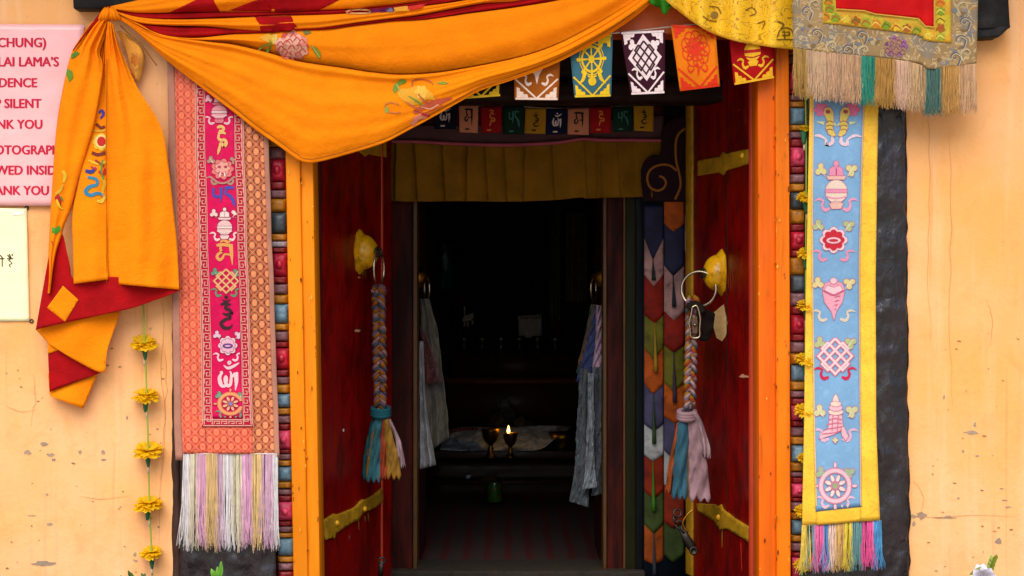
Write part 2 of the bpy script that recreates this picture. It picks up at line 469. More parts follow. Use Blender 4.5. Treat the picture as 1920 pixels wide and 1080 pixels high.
# facade: finely divided front so that the plaster is not dead flat
def facade(x0, x1, z0, z1, nx, nz):
    rows, uvs = [], []
    for j in range(nz + 1):
        z = z1 + (z0 - z1) * j / nz; r = []
        for i in range(nx + 1):
            x = x0 + (x1 - x0) * i / nx
            r.append(Vector((x, .004 * mnoise.noise(Vector((x * 1.7, 0, z * 1.3))) + .0022 * mnoise.noise(Vector((x * 7, 3, z * 6))), z)))
        rows.append(r)
    mb.grid(rows, None, 0, flip=True)
    mb.box((x0, .012, z0), (x1, .55, z1))
facade(-4.0, X(500), -.16, 3.2, 90, 90)
facade(X(1517), 4.0, -.16, 3.2, 90, 90)
facade(X(500), X(1517), Z(-70), 3.2, 40, 30)
mb.build('wall', PLASTER, bld)
wall_bvh = mb.bvh()
# chips where the paint has come off
chips = [(83, 833, 7, 4), (52, 848, 8, 5), (95, 853, 7, 4), (101, 862, 4, 3), (150, 848, 4, 4), (193, 847, 4, 5), (194, 862, 5, 2), (88, 927, 3, 3), (93, 983, 8, 3), (83, 1057, 24, 5),
         (253, 1040, 3, 4), (254, 1051, 4, 3), (238, 783, 2, 4), (1828, 797, 3, 5), (1823, 811, 15, 4), (1728, 966, 9, 7), (1712, 968, 8, 4), (1778, 969, 6, 3), (1873, 1015, 7, 6), (1768, 971, 26, 1.6),
         (1878, 916, 4, 1.5), (1884, 938, 6, 1.5), (1890, 951, 5, 2), (1832, 855, 4, 2), (1806, 846, 2, 3), (1797, 934, 3, 2), (1714, 982, 3, 5), (60, 967, 8, 1), (12, 700, 3, 2), (226, 950, 2, 2), (1770, 745, 2, 4)]
decal('bare_patch', [poly(blob(x, y, a, b, i), '#b39a80' if i % 3 else '#a58f7c') for i, (x, y, a, b) in enumerate(chips)], wall_bvh, ink, bld, label='grey patches of bare render in the peach plaster', off=.0012, grid=5)
cr = []
for pts in ([(1740,190),(1744,330),(1741,520),(1746,640)], [(1780,250),(1783,420),(1781,600),(1786,760)], [(300,520),(308,620),(303,700),(310,800),(300,930),(296,1060)], [(306,640),(312,720),(306,830),(300,900)], [(1712,900),(1730,930),(1726,980)], [(1700,968),(1760,970),(1830,966),(1905,969)], [(60,700),(66,742),(58,800)], [(150,930),(190,936),(240,930)], [(1850,560),(1862,600),(1858,650)], [(10,760),(40,772),(70,768)]):
    q = [(x + RND.uniform(-2, 2), y) for x, y in smooth_curve(pts, 14)]; cr.append(stroke(q, (.3, .9, .6, .3), '#d09058', 1))
for k in range(70):
    x = RND.choice((RND.uniform(1715, 1915), RND.uniform(5, 310))); y = RND.uniform(620, 1075); a = RND.uniform(.8, 2.6); cr.append(poly(blob(x, y, a * RND.uniform(.6, 2.2), a * .7, k + 99, 8), RND.choice(('#b5824e', '#9c7c5c', '#c88c50')), 1))
decal('hairline_crack', cr, wall_bvh, ink, bld, label='hairline cracks and small pocks in the plaster', off=.0012, grid=5)
# black surround: raised lime plaster with ragged outer edge
def ragged(x, y0, y1, amp, seed, n=60):
    return [(x(y0 + (y1 - y0) * i / n) + amp * mnoise.noise(Vector((seed, i * .45, 0))) + amp * .7 * mnoise.noise(Vector((seed, i * 1.7, 4))), y0 + (y1 - y0) * i / n) for i in range(n + 1)]
def surround(L, R, d0, mat, name, ns=34, nk=380, amp=.0075):
    mb = MB()
    a, b = linear(L, nk), linear(R, nk); rows, uvs = [], []
    for j in range(nk + 1):
        r = [];u = []
        r.append(px(*a[j], .004)); u.append((a[j][0] / 100, -a[j][1] / 100))
        for i in range(ns + 1):
            s = i / ns; x = a[j][0] * (1 - s) + b[j][0] * s; y = a[j][1] * (1 - s) + b[j][1] * s
            p = px(x, y, d0); e = 1 - abs(2 * s - 1) ** 6
            p.y += (1 - e) * .012 + amp * (mnoise.noise(Vector((x * .035, y * .018, d0))) + .6 * mnoise.noise(Vector((x * .11, y * .030, 2))) + .40 * mnoise.noise(Vector((x * .24 + y * .03, y * .045, 5))) + .14 * mnoise.noise(Vector((x * .5 - y * .05, y * .12, 7))))
            r.append(p); u.append((x / 100, -y / 100))
        r.append(px(*b[j], .004)); u.append((b[j][0] / 100, -b[j][1] / 100))
        rows.append(r); uvs.append(u)
    mb.grid(rows, uvs, 0, flip=True)
    return mb.build(name, mat, bld)
surround(ragged(lambda y: 336, -60, 1230, 3, 1), [(498, -60), (520, 1230)], -.030, BLACK, 'black_surround')
surround([(1509, -60), (1510, 1230)], ragged(lambda y: 1698 + (y - 200) * .007, -60, 1230, 4, 2), -.030, BLACK, 'black_surround')
surround(ragged(lambda y: 321 + (y - 560) * .002, 100, 1230, 1.6, 3), [(337, 100), (340, 1230)], -.012, BROWN, 'brown_edge_board', ns=4, nk=160)
surround([(1690, 180), (1697, 1230)], ragged(lambda y: 1702 + (y - 200) * .006, 180, 1230, 4.5, 9), -.010, SHADEBLACK, 'crumbled_edge', ns=4, nk=200)
# ends of the black lintel that stick out past the surround
mb = MB(); mb.slab([(1700, -120), (1880, -120), (1897, 52), (1700, 60)], -.075, .01, 0, (16, 16), .02, 3)
mb.slab([(1700, 50), (1897, 48), (1872, 70), (1700, 78)], -.07, .01, 0, (16, 4), .015, 5); BLACK2 = paint('shaded_black_paint', '#1e1a1a', '#120e0e', rough=.6, var=.4, scale=9, worn=.5, bumpy=1.0, bscale=30, spec=.2)  # darker copy of the black paint, eave shade put into its colour
mb.build('lintel_end', BLACK2, bld, bevel=.006)
mb = MB(); mb.slab([(134, -120), (340, -120), (340, 17), (136, 16)], -.07, .01, 0, (16, 12), .015, 8); mb.build('lintel_end', BLACK2, bld, bevel=.006)
# hairline crack in the surround

# dark vestibule between the outer door and the inner door, and the shrine room behind
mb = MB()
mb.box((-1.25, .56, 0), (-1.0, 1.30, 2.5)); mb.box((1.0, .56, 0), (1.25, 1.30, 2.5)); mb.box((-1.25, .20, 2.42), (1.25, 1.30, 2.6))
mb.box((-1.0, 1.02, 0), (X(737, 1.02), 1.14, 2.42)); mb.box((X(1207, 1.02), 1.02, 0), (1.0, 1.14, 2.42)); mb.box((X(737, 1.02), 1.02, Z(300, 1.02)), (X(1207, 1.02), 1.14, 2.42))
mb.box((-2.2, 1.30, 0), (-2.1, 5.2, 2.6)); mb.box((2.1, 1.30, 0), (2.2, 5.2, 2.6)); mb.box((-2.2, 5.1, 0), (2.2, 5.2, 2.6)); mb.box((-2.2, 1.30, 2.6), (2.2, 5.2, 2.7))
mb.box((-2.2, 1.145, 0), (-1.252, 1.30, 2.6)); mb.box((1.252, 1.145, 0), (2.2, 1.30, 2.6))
mb.build('interior_wall', SHADEBLACK, bld, smooth=False)
mb = MB(); mb.slab([(575, -60), (1440, -60), (1440, 150), (575, 150)], .50, .62, 0, (60, 12), .012, 2)
mb.slab([(575, 152), (1440, 152), (1440, 190), (575, 190)], .46, .62, 0, (60, 3), .006, 6); mb.build('transom_beam', DARKWOOD, bld)
# eave out of view, added and sized to shade the upper facade
mb = MB(); mb.box((-4, -.74, 2.95), (4, .55, 3.06)); mb.build('unseen_eave', BROWN, bld, smooth=False)
for k in range(9):
    x = -3.6 + k * .9
    mb = MB(); mb.box((x - .05, -.68, 2.85), (x + .05, .0, 2.948)); mb.build('unseen_rafter', BROWN, bld, smooth=False)

# ------------------------------------------------------------------ outer door frame
fr = thing('door_frame', 'orange painted wooden door frame edged with carved and painted lotus blocks', 'door frame', (0, 0, 0))
def board(q, d0, d1, mat, name='jamb', parent=fr, bump=.004, g=(6, 60), bev=0.003, seed=1, label=None):
    mb = MB(); mb.slab(q, d0, d1, 0, g, bump, seed); return mb.build(name, mat, parent, label, bevel=bev)
board([(529, -40), (556, -40), (580, 1230), (553, 1230)], -.030, .10, ORANGE, seed=1)
board([(556.5, -40), (581, -40), (602.5, 1230), (580.5, 1230)], -.020, .13, ORANGE, seed=2)
board([(1420, -40), (1453, -40), (1456, 1230), (1424, 1230)], -.016, .13, ORANGE2, seed=3)
board([(1453.6, -40), (1479, -40), (1483, 1230), (1456.6, 1230)], -.028, .10, ORANGE3, seed=4)
board([(581.5, -20), (1419.5, -20), (1419.5, 64), (581.5, 64)], -.012, .13, ORANGE_RED, 'lintel', g=(60, 8), seed=5)
board([(556, -64), (1453, -64), (1453, -20.5), (556, -20.5)], -.026, .10, ORANGE_RED, 'lintel', g=(60, 4), seed=6)
JB = MB()
for q_, d_ in (([(529, -40), (556, -40), (580, 1230), (553, 1230)], -.030), ([(556.5, -40), (581, -40), (602.5, 1230), (580.5, 1230)], -.020), ([(1420, -40), (1453, -40), (1456, 1230), (1424, 1230)], -.016), ([(1453.6, -40), (1479, -40), (1483, 1230), (1456.6, 1230)], -.028)): JB.slab(q_, d_, .05)
jc = []
for k in range(130):
    y = RND.uniform(180, 1078); t_ = (y + 40) / 1270
    xs_ = [529 + 24 * t_, 555 + 24 * t_, 558 + 23 * t_, 580 + 21 * t_, 1421 + 4 * t_, 1452 + 3 * t_, 1455 + 3 * t_, 1478 + 4 * t_]
    x = RND.choice(xs_) + RND.uniform(-2, 2) if k % 3 else RND.uniform(1424, 1478) if k % 2 else RND.uniform(540, 590)
    jc.append(poly(blob(x, y, RND.uniform(.6, 1.8), RND.uniform(1.2, 6), k + 300, 9), RND.choice(('#8c4a10', '#5c2c0c', '#c8740c', '#f4b040')), 1))
decal('paint_chip', jc, JB.bvh(), ink, fr, label='small chips and knocks in the orange paint', off=.0045, grid=5)
COLS = {'b': ('#6f93a8', 'pale blue carved block'), 'g': ('#46525a', 'worn grey blue carved block'), 'r': ('#c01a38', 'pinkish red carved block'), 'p': ('#e0486c', 'bright pink carved block'),
        'd': ('#8c1218', 'dark red carved ridge'), 'm': ('#8a5c62', 'mauve carved ridge'), 'o': ('#c07a14', 'ochre carved ridge'), 'w': ('#b8aab4', 'pale mauve carved ridge')}
BM = {k: paint('carved_' + v[1].split(' carved')[0].replace(' ', '_'), v[0], '#3c1c16', rough=.4, var=.3, scale=30, worn=.55, bumpy=.8, bscale=70, lo=.52, hi=.7) for k, v in COLS.items()}
STRIP = paint('carved_strip_ground', '#6a2c1c', '#3a140c', rough=.5, scale=20)
def carved(seq, xl, xr, name, d):
    mb = MB(); mb.slab([(xl(-40), -40), (xr(-40), -40), (xr(1230), 1230), (xl(1230), 1230)], d + .012, d + .08)
    st = mb.build(name, STRIP, fr)
    y = seq[0]
    for kind, h in seq[1]:
        cy = y + h / 2; cx = (xl(cy) + xr(cy)) / 2; w_ = xr(cy) - xl(cy)
        mb = MB()
        if kind in 'bgrp':
            mb.cushion(cx + 1, cy, w_ * .92, h * .98, d, .020, n=10, pw=3)
            R = random.Random(int(cy))
            if kind in 'rp':
                mb2 = [(cx + 1, cy, w_ * .55, h * .55, .030)]
                for q in mb2: mb.cushion(q[0], q[1], q[2], q[3], d, q[4], n=8, pw=2)
            mb.build('boss', BM[kind], st, COLS[kind][1])
        else:
            mb.cushion(cx, cy, w_ * .98, h * .96, d + .004, .014 if kind != 'o' else .018, n=8, rot=.0, pw=5)
            mb.build('ridge', BM[kind], st, COLS[kind][1])
        y += h
def sq(ystart, items):
    """items: list of (kind, centre y, height) -> contiguous list"""
    return ystart, [(k, h) for k, h in items]
Lseq = [('o', 20), ('r', 40), ('d', 12), ('m', 16), ('o', 18), ('b', 44), ('o', 14), ('m', 22), ('r', 42), ('d', 16), ('m', 16), ('o', 26), ('g', 40), ('o', 14), ('w', 12), ('d', 10), ('r', 44), ('d', 14), ('m', 20), ('o', 18), ('b', 36), ('o', 14), ('m', 20), ('d', 12),
        ('r', 40), ('d', 14), ('m', 14), ('o', 18), ('b', 26), ('o', 14), ('m', 16), ('d', 12), ('p', 36), ('d', 8), ('m', 12), ('o', 12), ('b', 28), ('o', 14), ('m', 12), ('d', 12), ('p', 36), ('d', 10), ('m', 12), ('o', 10), ('b', 34), ('o', 12), ('m', 16), ('d', 14), ('p', 42), ('d', 10), ('w', 18), ('o', 24), ('b', 34)]
carved((112, Lseq), lambda y: 504 + (y - 300) * .022, lambda y: 535 + (y - 300) * .0235, 'carved_strip', .012)
Rseq = [('b', 34), ('o', 18), ('m', 16), ('d', 14), ('p', 34), ('d', 10), ('m', 12), ('o', 12), ('b', 32), ('o', 12), ('m', 14), ('d', 16), ('p', 36), ('d', 14), ('m', 18), ('o', 16), ('g', 32), ('o', 28), ('d', 14), ('r', 34), ('d', 14), ('o', 34), ('g', 32), ('m', 26), ('d', 16),
        ('r', 36), ('d', 14), ('m', 22), ('o', 22), ('b', 30), ('o', 18), ('m', 14), ('d', 14), ('p', 28), ('d', 12), ('m', 18), ('o', 16), ('b', 32), ('o', 18), ('m', 10), ('d', 12), ('p', 26), ('d', 8), ('m', 20), ('o', 14), ('b', 28), ('o', 14), ('m', 18), ('d', 10), ('p', 40), ('o', 16), ('b', 34)]
carved((52, Rseq), lambda y: 1479 + (y - 200) * .004, lambda y: 1511 + (y - 200) * .003, 'carved_strip', .012)

# ------------------------------------------------------------------ door leaves (opened inwards)
def leaf(ax, ad, bx, bd, z0, z1, sgn, name, label):
    A = Vector((X(ax, ad), ad, 0)); B = Vector((X(bx, bd), bd, 0))
    u = (B - A).normalized(); n = Vector((-u.y, u.x, 0)) * sgn    # n points into the opening
    t = thing(name, label, 'door', (A + B) / 2 + Vector((0, 0, z0)))
    L = (B - A).length
    mb = MB(); rows, uvs = [], []
    for j in range(41):
        z = z1 + (z0 - z1) * j / 40
        rows.append([A + u * (L * i / 24) + Vector((0, 0, z)) + n * (.0025 * mnoise.noise(Vector((i * .5, z * 2.5, ax)))) for i in range(25)])
        uvs.append([(i / 24 * L * 5, z * 5) for i in range(25)])
    mb.grid(rows, uvs, 0, flip=(sgn > 0))
    b = MB(); P = [A, B, B - n * .045, A - n * .045]
    base = len(mb.v)
    for z in (z0, z1):
        for q in P: mb.vert(q + Vector((0, 0, z)) - (n * .004 if q in (A, B) else Vector((0, 0, 0))))
    for q in ((0,1,5,4),(1,2,6,5),(2,3,7,6),(3,0,4,7),(0,3,2,1),(4,5,6,7)): mb.face([base + k for k in q])
    mb.build('panel', REDPAINT, t)
    return t, mb.bvh(), A, B, u, n, L
LD, lbvh, LA, LB, lu, ln_, LL = leaf(590, .135, 734, .82, .05, 2.40, -1, 'wooden_door', 'deep red wooden door leaf without any yellow edge strip, its brass ring seen edge-on')
RD, rbvh, RA, RB, ru, rn, RL = leaf(1421, .135, 1289, .82, .05, 2.40, 1, 'wooden_door', 'deep red wooden door leaf edged with a mustard yellow strip')
def onleaf(bvh, x, y):
    d = (px(x, y) - CAM).normalized(); return bvh.ray_cast(CAM, d)[0]
def leafpt(A, u, n, s, z, o): return A + u * s + n * o + Vector((0, 0, z))
# edge strips, beads, hinge stiles
def vbar(A, u, n, s0, s1, o0, o1, z0, z1, name, mat, par, bev=.004):
    mb = MB(); c = [leafpt(A, u, n, s, 0, o) for s, o in ((s0, o0), (s1, o0), (s1, o1), (s0, o1))]
    for i in range(13):
        z = z0 + (z1 - z0) * i / 12
        for q in c: mb.vert(q + Vector((0, 0, z)) + n * .0015 * mnoise.noise(Vector((i * .9, s0, 1))), (q.x, z))
    for i in range(12):
        for k in range(4):
            k2 = (k + 1) % 4; mb.face((i*4+k, i*4+k2, i*4+4+k2, i*4+4+k))
    mb.face((0, 3, 2, 1)); mb.face((48, 49, 50, 51)); 
    # outward normals
    cen = sum((v for v in mb.v), Vector()) / len(mb.v)
    for k, f in enumerate(mb.f):
        a, b, c_ = (mb.v[i] for i in f[:3]); m_ = sum((mb.v[i] for i in f), Vector()) / len(f)
        nn = (b - a).cross(c_ - a); cc = Vector((cen.x, cen.y, m_.z if len(set(f)) and k < 48 else cen.z))
        if nn.dot(m_ - cc) < 0: mb.f[k] = f[::-1]
    return mb.build(name, mat, par, bevel=bev)
vbar(LA, lu, ln_, LL * .845, LL * .865, -.002, .007, .055, 2.39, 'bead', REDTRIM, LD)
vbar(RA, ru, rn, RL * .90, RL * .995, -.002, .010, .055, 2.39, 'edge_strip', MUSTARD, RD)
vbar(RA, ru, rn, RL * .405, RL * .412, -.002, .002, .055, 2.39, 'board_joint', DARKWOOD, RD, 0)
mb = MB(); mb.tube([px(1412.5, y, .155) for y in range(40, 1240, 30)], .0165, 10); mb.build('hinge_post', REDTRIM, RD)
mb = MB(); mb.tube([px(597, y, .17) for y in range(60, 1240, 30)], .012, 10); mb.build('hinge_post', POSTRED, LD)
def zp(pts, ox, oy, k): return [(ox + a / k, oy + b / k) for a, b in pts]
strapm = lambda c: MUSTARD
def strap(pts, bvh, par, studs):
    s = decal('strap_hinge', [poly(pts, 'y')], bvh, strapm, par, off=.006, grid=6, solid=.006)
    for x, y in studs:
        p = onleaf(bvh, x, y); nn = ln_ if par is LD else rn
        mb = MB(); mb.lathe(p + nn * .004, nn, [(0.012, 0), (.011, .004), (.007, .009), (0.0005, .011)], 12); mb.build('stud', PALEGOLD, s)
strap(zp([(130,570),(230,505),(245,515),(300,500),(420,450),(490,375),(520,375),(600,330),(670,270),(690,380),(665,410),(600,455),(500,500),(460,560),(380,600),(260,680),(230,740),(215,725),(150,750)], 580, 860, 4.909), lbvh, LD, [(629, 981), (681, 954)])
strap(zp([(310,140),(490,70),(492,185),(450,180),(375,165),(355,180)], 580, 240, 3.373), lbvh, LD, [])
strap(zp([(490,620),(590,625),(625,640),(645,628),(660,660),(740,720),(825,770),(820,865),(740,815),(680,780),(655,785),(640,790),(600,730),(540,690),(495,670)], 1160, 760, 3.375), rbvh, RD, [(1350, 970)])
strap(zp([(440,305),(570,280),(585,255),(600,265),(740,235),(750,315),(600,360),(590,385),(560,370),(440,390)], 1160, 200, 3.0), rbvh, RD, [(1395, 292)])
# paint drips and chips on the leaves
dr = []
for x, y, h, c in ((672, 968, 26, '#8a6a1c'), (690, 962, 14, '#8a6a1c'), (684, 968, 10, '#8a6a1c')): dr.append(stroke([(x, y), (x + 1, y + h)], (2.2, 1.0), c))
dr += [poly(blob(671, 620, 6, 3, 3), '#c9a070'), poly(blob(644, 807, 2, 3, 4), '#d8d0c0'), poly(blob(673, 520, 3, 2, 5), '#c98a40'), poly(blob(655, 1008, 2, 5, 8), '#7c4a3c'), stroke([(716, 905), (717, 920)], 2, '#b04030')]
dr += [stroke([(676 + i * 3, 505), (676 + i * 3 + (i % 2), 516 + (i * 5) % 9)], (2, .8), '#8a6018') for i in range(4)]
decal('paint_drip', dr, lbvh, ink, LD, off=.0016, grid=5)
dr = [poly(zp([(605,355),(640,325),(665,305),(675,360),(690,420),(680,500),(655,540),(620,520),(600,450)], 1160, 480, 3.375), '#f4c888'), poly(zp([(760,765),(785,745),(800,755),(830,760),(825,768),(780,770)], 1160, 480, 3.375), '#d8a078')]
dr += [stroke([(1352 + i * 4.4, 505 + (i * 7) % 11), (1353 + i * 4.4, 556 - (i * 13) % 23)], (1.5, 3, .8), '#8c2c10') for i in range(6)]
dr += [stroke([(1354, 990), (1354, 1026)], (2, 1), '#9a761c'), stroke([(1389, 1018), (1391, 1070)], (2, 1.4), '#c03020')]
dr += [stroke(zp(p, 1160, 200, 3.0), 1.3, '#a03820') for p in ([(665, 20), (690, 15)], [(715, 60), (712, 100)], [(690, 10), (722, 40)])]
decal('paint_drip', dr, rbvh, ink, RD, off=.0016, grid=5)
# brass-yellow domed ring plates
def boss(x, y, bvh, A, u, n, par, R, H, ring_n, ring_R, ring_c, fl):
    p = onleaf(bvh, x, y)
    mb = MB(); prof = [(R * 1.22, 0), (R * 1.20, .004), (R * 1.12, .009), (R * 1.06, .014), (R, .018)]
    for i in range(1, 11):
        a = i / 10 * math.pi / 2; prof.append((R * math.cos(a) ** .8 if i < 10 else .004, .016 + (H - .016) * math.sin(a)))
    mb.lathe(p, n, prof, 28, 0, 8, .03)
    for k_, v_ in enumerate(mb.v):
        q = v_ - p; h_ = q.dot(n); e_ = max(0, 1 - h_ / .022); q -= n * h_
        mb.v[k_] = p + n * (h_ + .003 * mnoise.noise(v_ * 22)) + Vector((q.x * (1 - .30 * e_), q.y * (1 - .30 * e_), q.z * (1 + .10 * e_))) * (1 + .05 * mnoise.noise(v_ * 14))
    bo = mb.build('domed_plate', PALEGOLD, par)
    tip = p + n * H
    mb = MB(); mb.torus(tip + n * .008, (n + Vector((0, -.7, .2))).normalized(), .014, .0055); mb.build('eyelet', IRON, bo)
    c = tip + ring_c
    mb = MB(); mb.torus(c, ring_n, ring_R, .0048, n=40); mb.build('ring', CHROME, bo)
    return p, tip, c
lp, ltip, lring = boss(674, 473, lbvh, LA, lu, ln_, LD, .062, .066, Vector((1, -.22, 0)), .064, Vector((.010, -.005, -.062)), 1)
rp, rtip, rring = boss(1353, 512, rbvh, RA, ru, rn, RD, .064, .066, Vector((-.35, -1, .1)), .064, Vector((-.022, -.012, -.058)), 1)
def proj(p):
    k = D / (D + p.y); return (960 + p.x * k / S, 540 - (p.z - ZC) * k / S, p.y)
print('RINGS', proj(lring), proj(rring), proj(ltip), proj(rtip))

# ------------------------------------------------------------------ inner doorway
ifr = thing('inner_door_frame', 'dark red inner door frame with thin gilded edge in the shadowed passage', 'door frame', (0, 1.0, 0))
def ib(x0, x1, y0, y1, d0, d1, mat, name): 
    return board([(x0, y0), (x1, y0), (x1, y1), (x0, y1)], d0, d1, mat, name, ifr, .003, (4, 40), .002, x0)
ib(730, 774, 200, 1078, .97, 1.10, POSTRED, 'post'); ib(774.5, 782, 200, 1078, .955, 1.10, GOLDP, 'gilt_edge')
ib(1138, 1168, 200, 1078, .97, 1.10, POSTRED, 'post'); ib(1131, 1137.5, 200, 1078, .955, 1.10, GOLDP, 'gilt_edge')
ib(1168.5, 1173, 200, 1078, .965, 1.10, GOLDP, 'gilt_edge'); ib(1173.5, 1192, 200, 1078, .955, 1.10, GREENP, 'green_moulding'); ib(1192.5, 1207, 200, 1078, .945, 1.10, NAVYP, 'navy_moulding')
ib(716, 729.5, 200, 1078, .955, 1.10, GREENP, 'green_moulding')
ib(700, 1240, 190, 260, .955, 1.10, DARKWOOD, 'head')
board([(716, 1071), (1210, 1071), (1210, 1092), (716, 1092)], .90, 1.2, paint('worn_threshold', '#2e261c', '#120e0a', rough=.8, scale=20, worn=.9), 'threshold', ifr, .012, (60, 3), .004, 3)
# inner leaves, folded back into the room, each with a steel ring
for sgn, xa, lab in ((-1, 784, 'dark inner door leaf folded back beside the cream and red scarf'), (1, 1129, 'dark inner door leaf folded back beside the blue striped scarf')):
    x = X(xa, 1.12); t = thing('inner_door', lab, 'door', (x, 1.4, 0))
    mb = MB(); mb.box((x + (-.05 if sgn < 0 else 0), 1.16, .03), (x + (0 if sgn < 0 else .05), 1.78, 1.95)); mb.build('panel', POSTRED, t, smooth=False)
    mb = MB(); c = Vector((x - sgn * .03, 1.22, Z(540, 1.2))); mb.torus(c, (1, -.25 * sgn, 0), .052, .005); r = mb.build('ring', CHROME, t)
    mb = MB(); mb.lathe((x, 1.22, Z(520, 1.2)), (-sgn, 0, 0), [(.04, 0), (.035, .012), (.012, .03), (.001, .034)], 14); mb.build('ring_plate', BRASS, t)
# ------------------------------------------------------------------ embroidered emblems and letters, in unit space (-1..1, y down)
def wings(leafc, ribc, l=1, up=-.72):
    o = []
    for s in (-1, 1):
        o += [flower(s * .72, up, .30, 3, leafc, l + 1, .55, -.5 - 1.1 * (s < 0)), stroke([(s * .55, up + .25), (s * .72, up), (s * .85, up - .15)], (.05, .03), '#f4e6c8', l + 1, step=.12)]
        o += [stroke([(s * .30, .92), (s * .55, 1.0), (s * .68, .78), (s * .60, .62), (s * .80, .52), (s * 1.0, .60)], (.10, .17, .12, .10, .12, .04), ribc, l, step=.1)]
    return o
def e_vase(body, band, lid, rib, leafc=None, line='#c03060'):
    o = wings(leafc or rib, rib)
    o += [poly([(-.22, .95), (-.34, .72), (-.12, .62), (.12, .62), (.34, .72), (.22, .95)], lid, 2), ell(0, .2, .52, .50, body, 2), poly([(-.50, .10), (.50, .10), (.52, .26), (-.52, .26)], band, 3),
          stroke([(-.5, .42), (0, .50), (.5, .42)], .06, band, 3, step=.1), poly([(-.38, -.30), (-.48, -.46), (.48, -.46), (.38, -.30)], lid, 3), poly([(-.34, -.48), (-.30, -.78), (0, -.92), (.30, -.78), (.34, -.48)], band, 2), ell(0, -.98, .13, .13, band, 3),
          stroke([(0, -.5), (0, -.78)], .05, line, 3, step=.1)]
    return o
def e_lotus(outer, inner, eye, leafc, rib, line='#c02030'):
    o = wings(leafc, rib)
    o += [flower(0, 0, .66, 8, outer, 2, .2), flower(0, 0, .52, 8, inner, 3, .18), ell(0, .02, .34, .16, eye, 4), ell(0, .02, .22, .07, inner, 5)]
    return o
def e_conch(body, lite, leafc, rib, line):
    o = wings(leafc, rib, up=-.75)
    o += [poly([(-.52, -.40), (-.40, -.75), (0, -.9), (.40, -.75), (.52, -.40), (.40, .15), (.14, .55), (.02, 1.0), (-.12, .55), (-.42, .15)], body, 2), poly([(-.42, -.42), (-.3, -.66), (0, -.55), (.3, -.66), (.42, -.42), (0, -.22)], lite, 3), ell(0, -.86, .16, .15, lite, 4)]
    for k in range(4): o.append(stroke([(.05, -.1 + k * .2), (.32 - k * .07, -.16 + k * .2)], .04, line, 4, step=.1))
    o.append(stroke([(-.5, -.42), (0, -.18), (.5, -.42)], .05, line, 4, step=.1))
    return o
def e_knot(c, edge, leafc, rib, bg=None, wk=1.0):
    o = wings(leafc, rib, up=-.6) if leafc else []
    r = lambda pts: [((a - b) * .707, (a + b) * .707) for a, b in pts]
    if bg: o.append(poly(r([(-.8, -.8), (.8, -.8), (.8, .8), (-.8, .8)]), bg, 2))
    for (a, b) in ((.19, .68), (.68, .19), (.56, .56)):
        q = r([(-a, -b), (a, -b), (a, b), (-a, b)])
        o += [stroke(q, .19 * wk, edge, 2, False, True, .12), stroke(q, .10 * wk, c, 3, False, True, .12)]
    return o
def e_banner(body, lite, leafc, rib, line):
    o = wings(leafc, rib, up=-.25)
    o += [poly([(-.28, -.1), (.28, -.1), (.34, .55), (-.1, .75), (-.75, .95), (-.62, .65), (-.34, .5)], body, 2), poly([(.22, .45), (.38, .40), (.58, .85), (.44, 1.0), (.28, .8)], body, 3),
          ell(0, -.22, .34, .14, lite, 3), ell(0, -.40, .30, .15, body, 4), ell(0, -.56, .24, .12, lite, 5), poly([(-.17, -.6), (-.1, -.85), (0, -1.0), (.1, -.85), (.17, -.6)], lite, 4)]
    for k in range(4): o.append(stroke([(-.30 - k * .1, .12 + k * .2), (0, .05 + k * .2), (.28, .12 + k * .14)], .035, line, 5, step=.1))
    for k in (-.12, .12): o.append(stroke([(k, -.1), (k - .05, .6)], .035, line, 5, step=.1))
    o.append(flower(-.02, .98, .14, 4, leafc, 3, .4))
    return o
def e_wheel(rim, spoke, hub, leafc, rib, line):
    o = wings(leafc, rib, up=-.62)
    T = [(math.cos(2*math.pi*i/24) * .72, math.sin(2*math.pi*i/24) * .72) for i in range(24)]
    o += [stroke(T, .28, line, 2, True, True, .1), stroke(T, .17, rim, 3, True, True, .1)]
    for k in range(8):
        a = math.pi * k / 4 + .39; o.append(ell(.36 * math.cos(a), .36 * math.sin(a), .20, .10, spoke, 3, 10, a))
    for k in range(4):
        a = math.pi * k / 2; o.append(ell(.98 * math.cos(a), .98 * math.sin(a), .14, .08, rim, 3, 10, a))
    o += [ell(0, 0, .22, .22, line, 4), ell(0, 0, .15, .15, hub, 5)]
    return o
def e_fish(body, fin, leafc, rib, line):
    o = []
    for s in (-1, 1):
        o += [flower(s * .62, -.72, .34, 6, leafc, 1, .3), poly([(s * .14, -.62), (s * .28, -.85), (s * .50, -.80), (s * .55, -.55), (s * .40, -.2), (s * .46, .15), (s * .34, .48), (s * .16, .62), (s * .04, .55), (s * .16, .2), (s * .12, -.25)], body, 3),
              stroke([(s * .52, -.05), (s * .82, -.12)], (.18, .02), fin, 2, step=.1), stroke([(s * .14, -.05), (s * .0, .1)], (.14, .02), fin, 2, step=.1), ell(s * .36, -.62, .10, .10, line, 4, 10),
              stroke([(s * .2, .55), (s * .18, .9), (s * .42, 1.0), (s * .45, .75), (s * .75, .55), (s * 1.0, .62)], (.06, .16, .18, .08, .16, .05), rib, 2, step=.1)]
        for k in range(3): o.append(stroke([(s * .16, -.1 + k * .2), (s * .30, -.18 + k * .2), (s * .42, -.08 + k * .2)], .04, line, 4, step=.1))
    return o
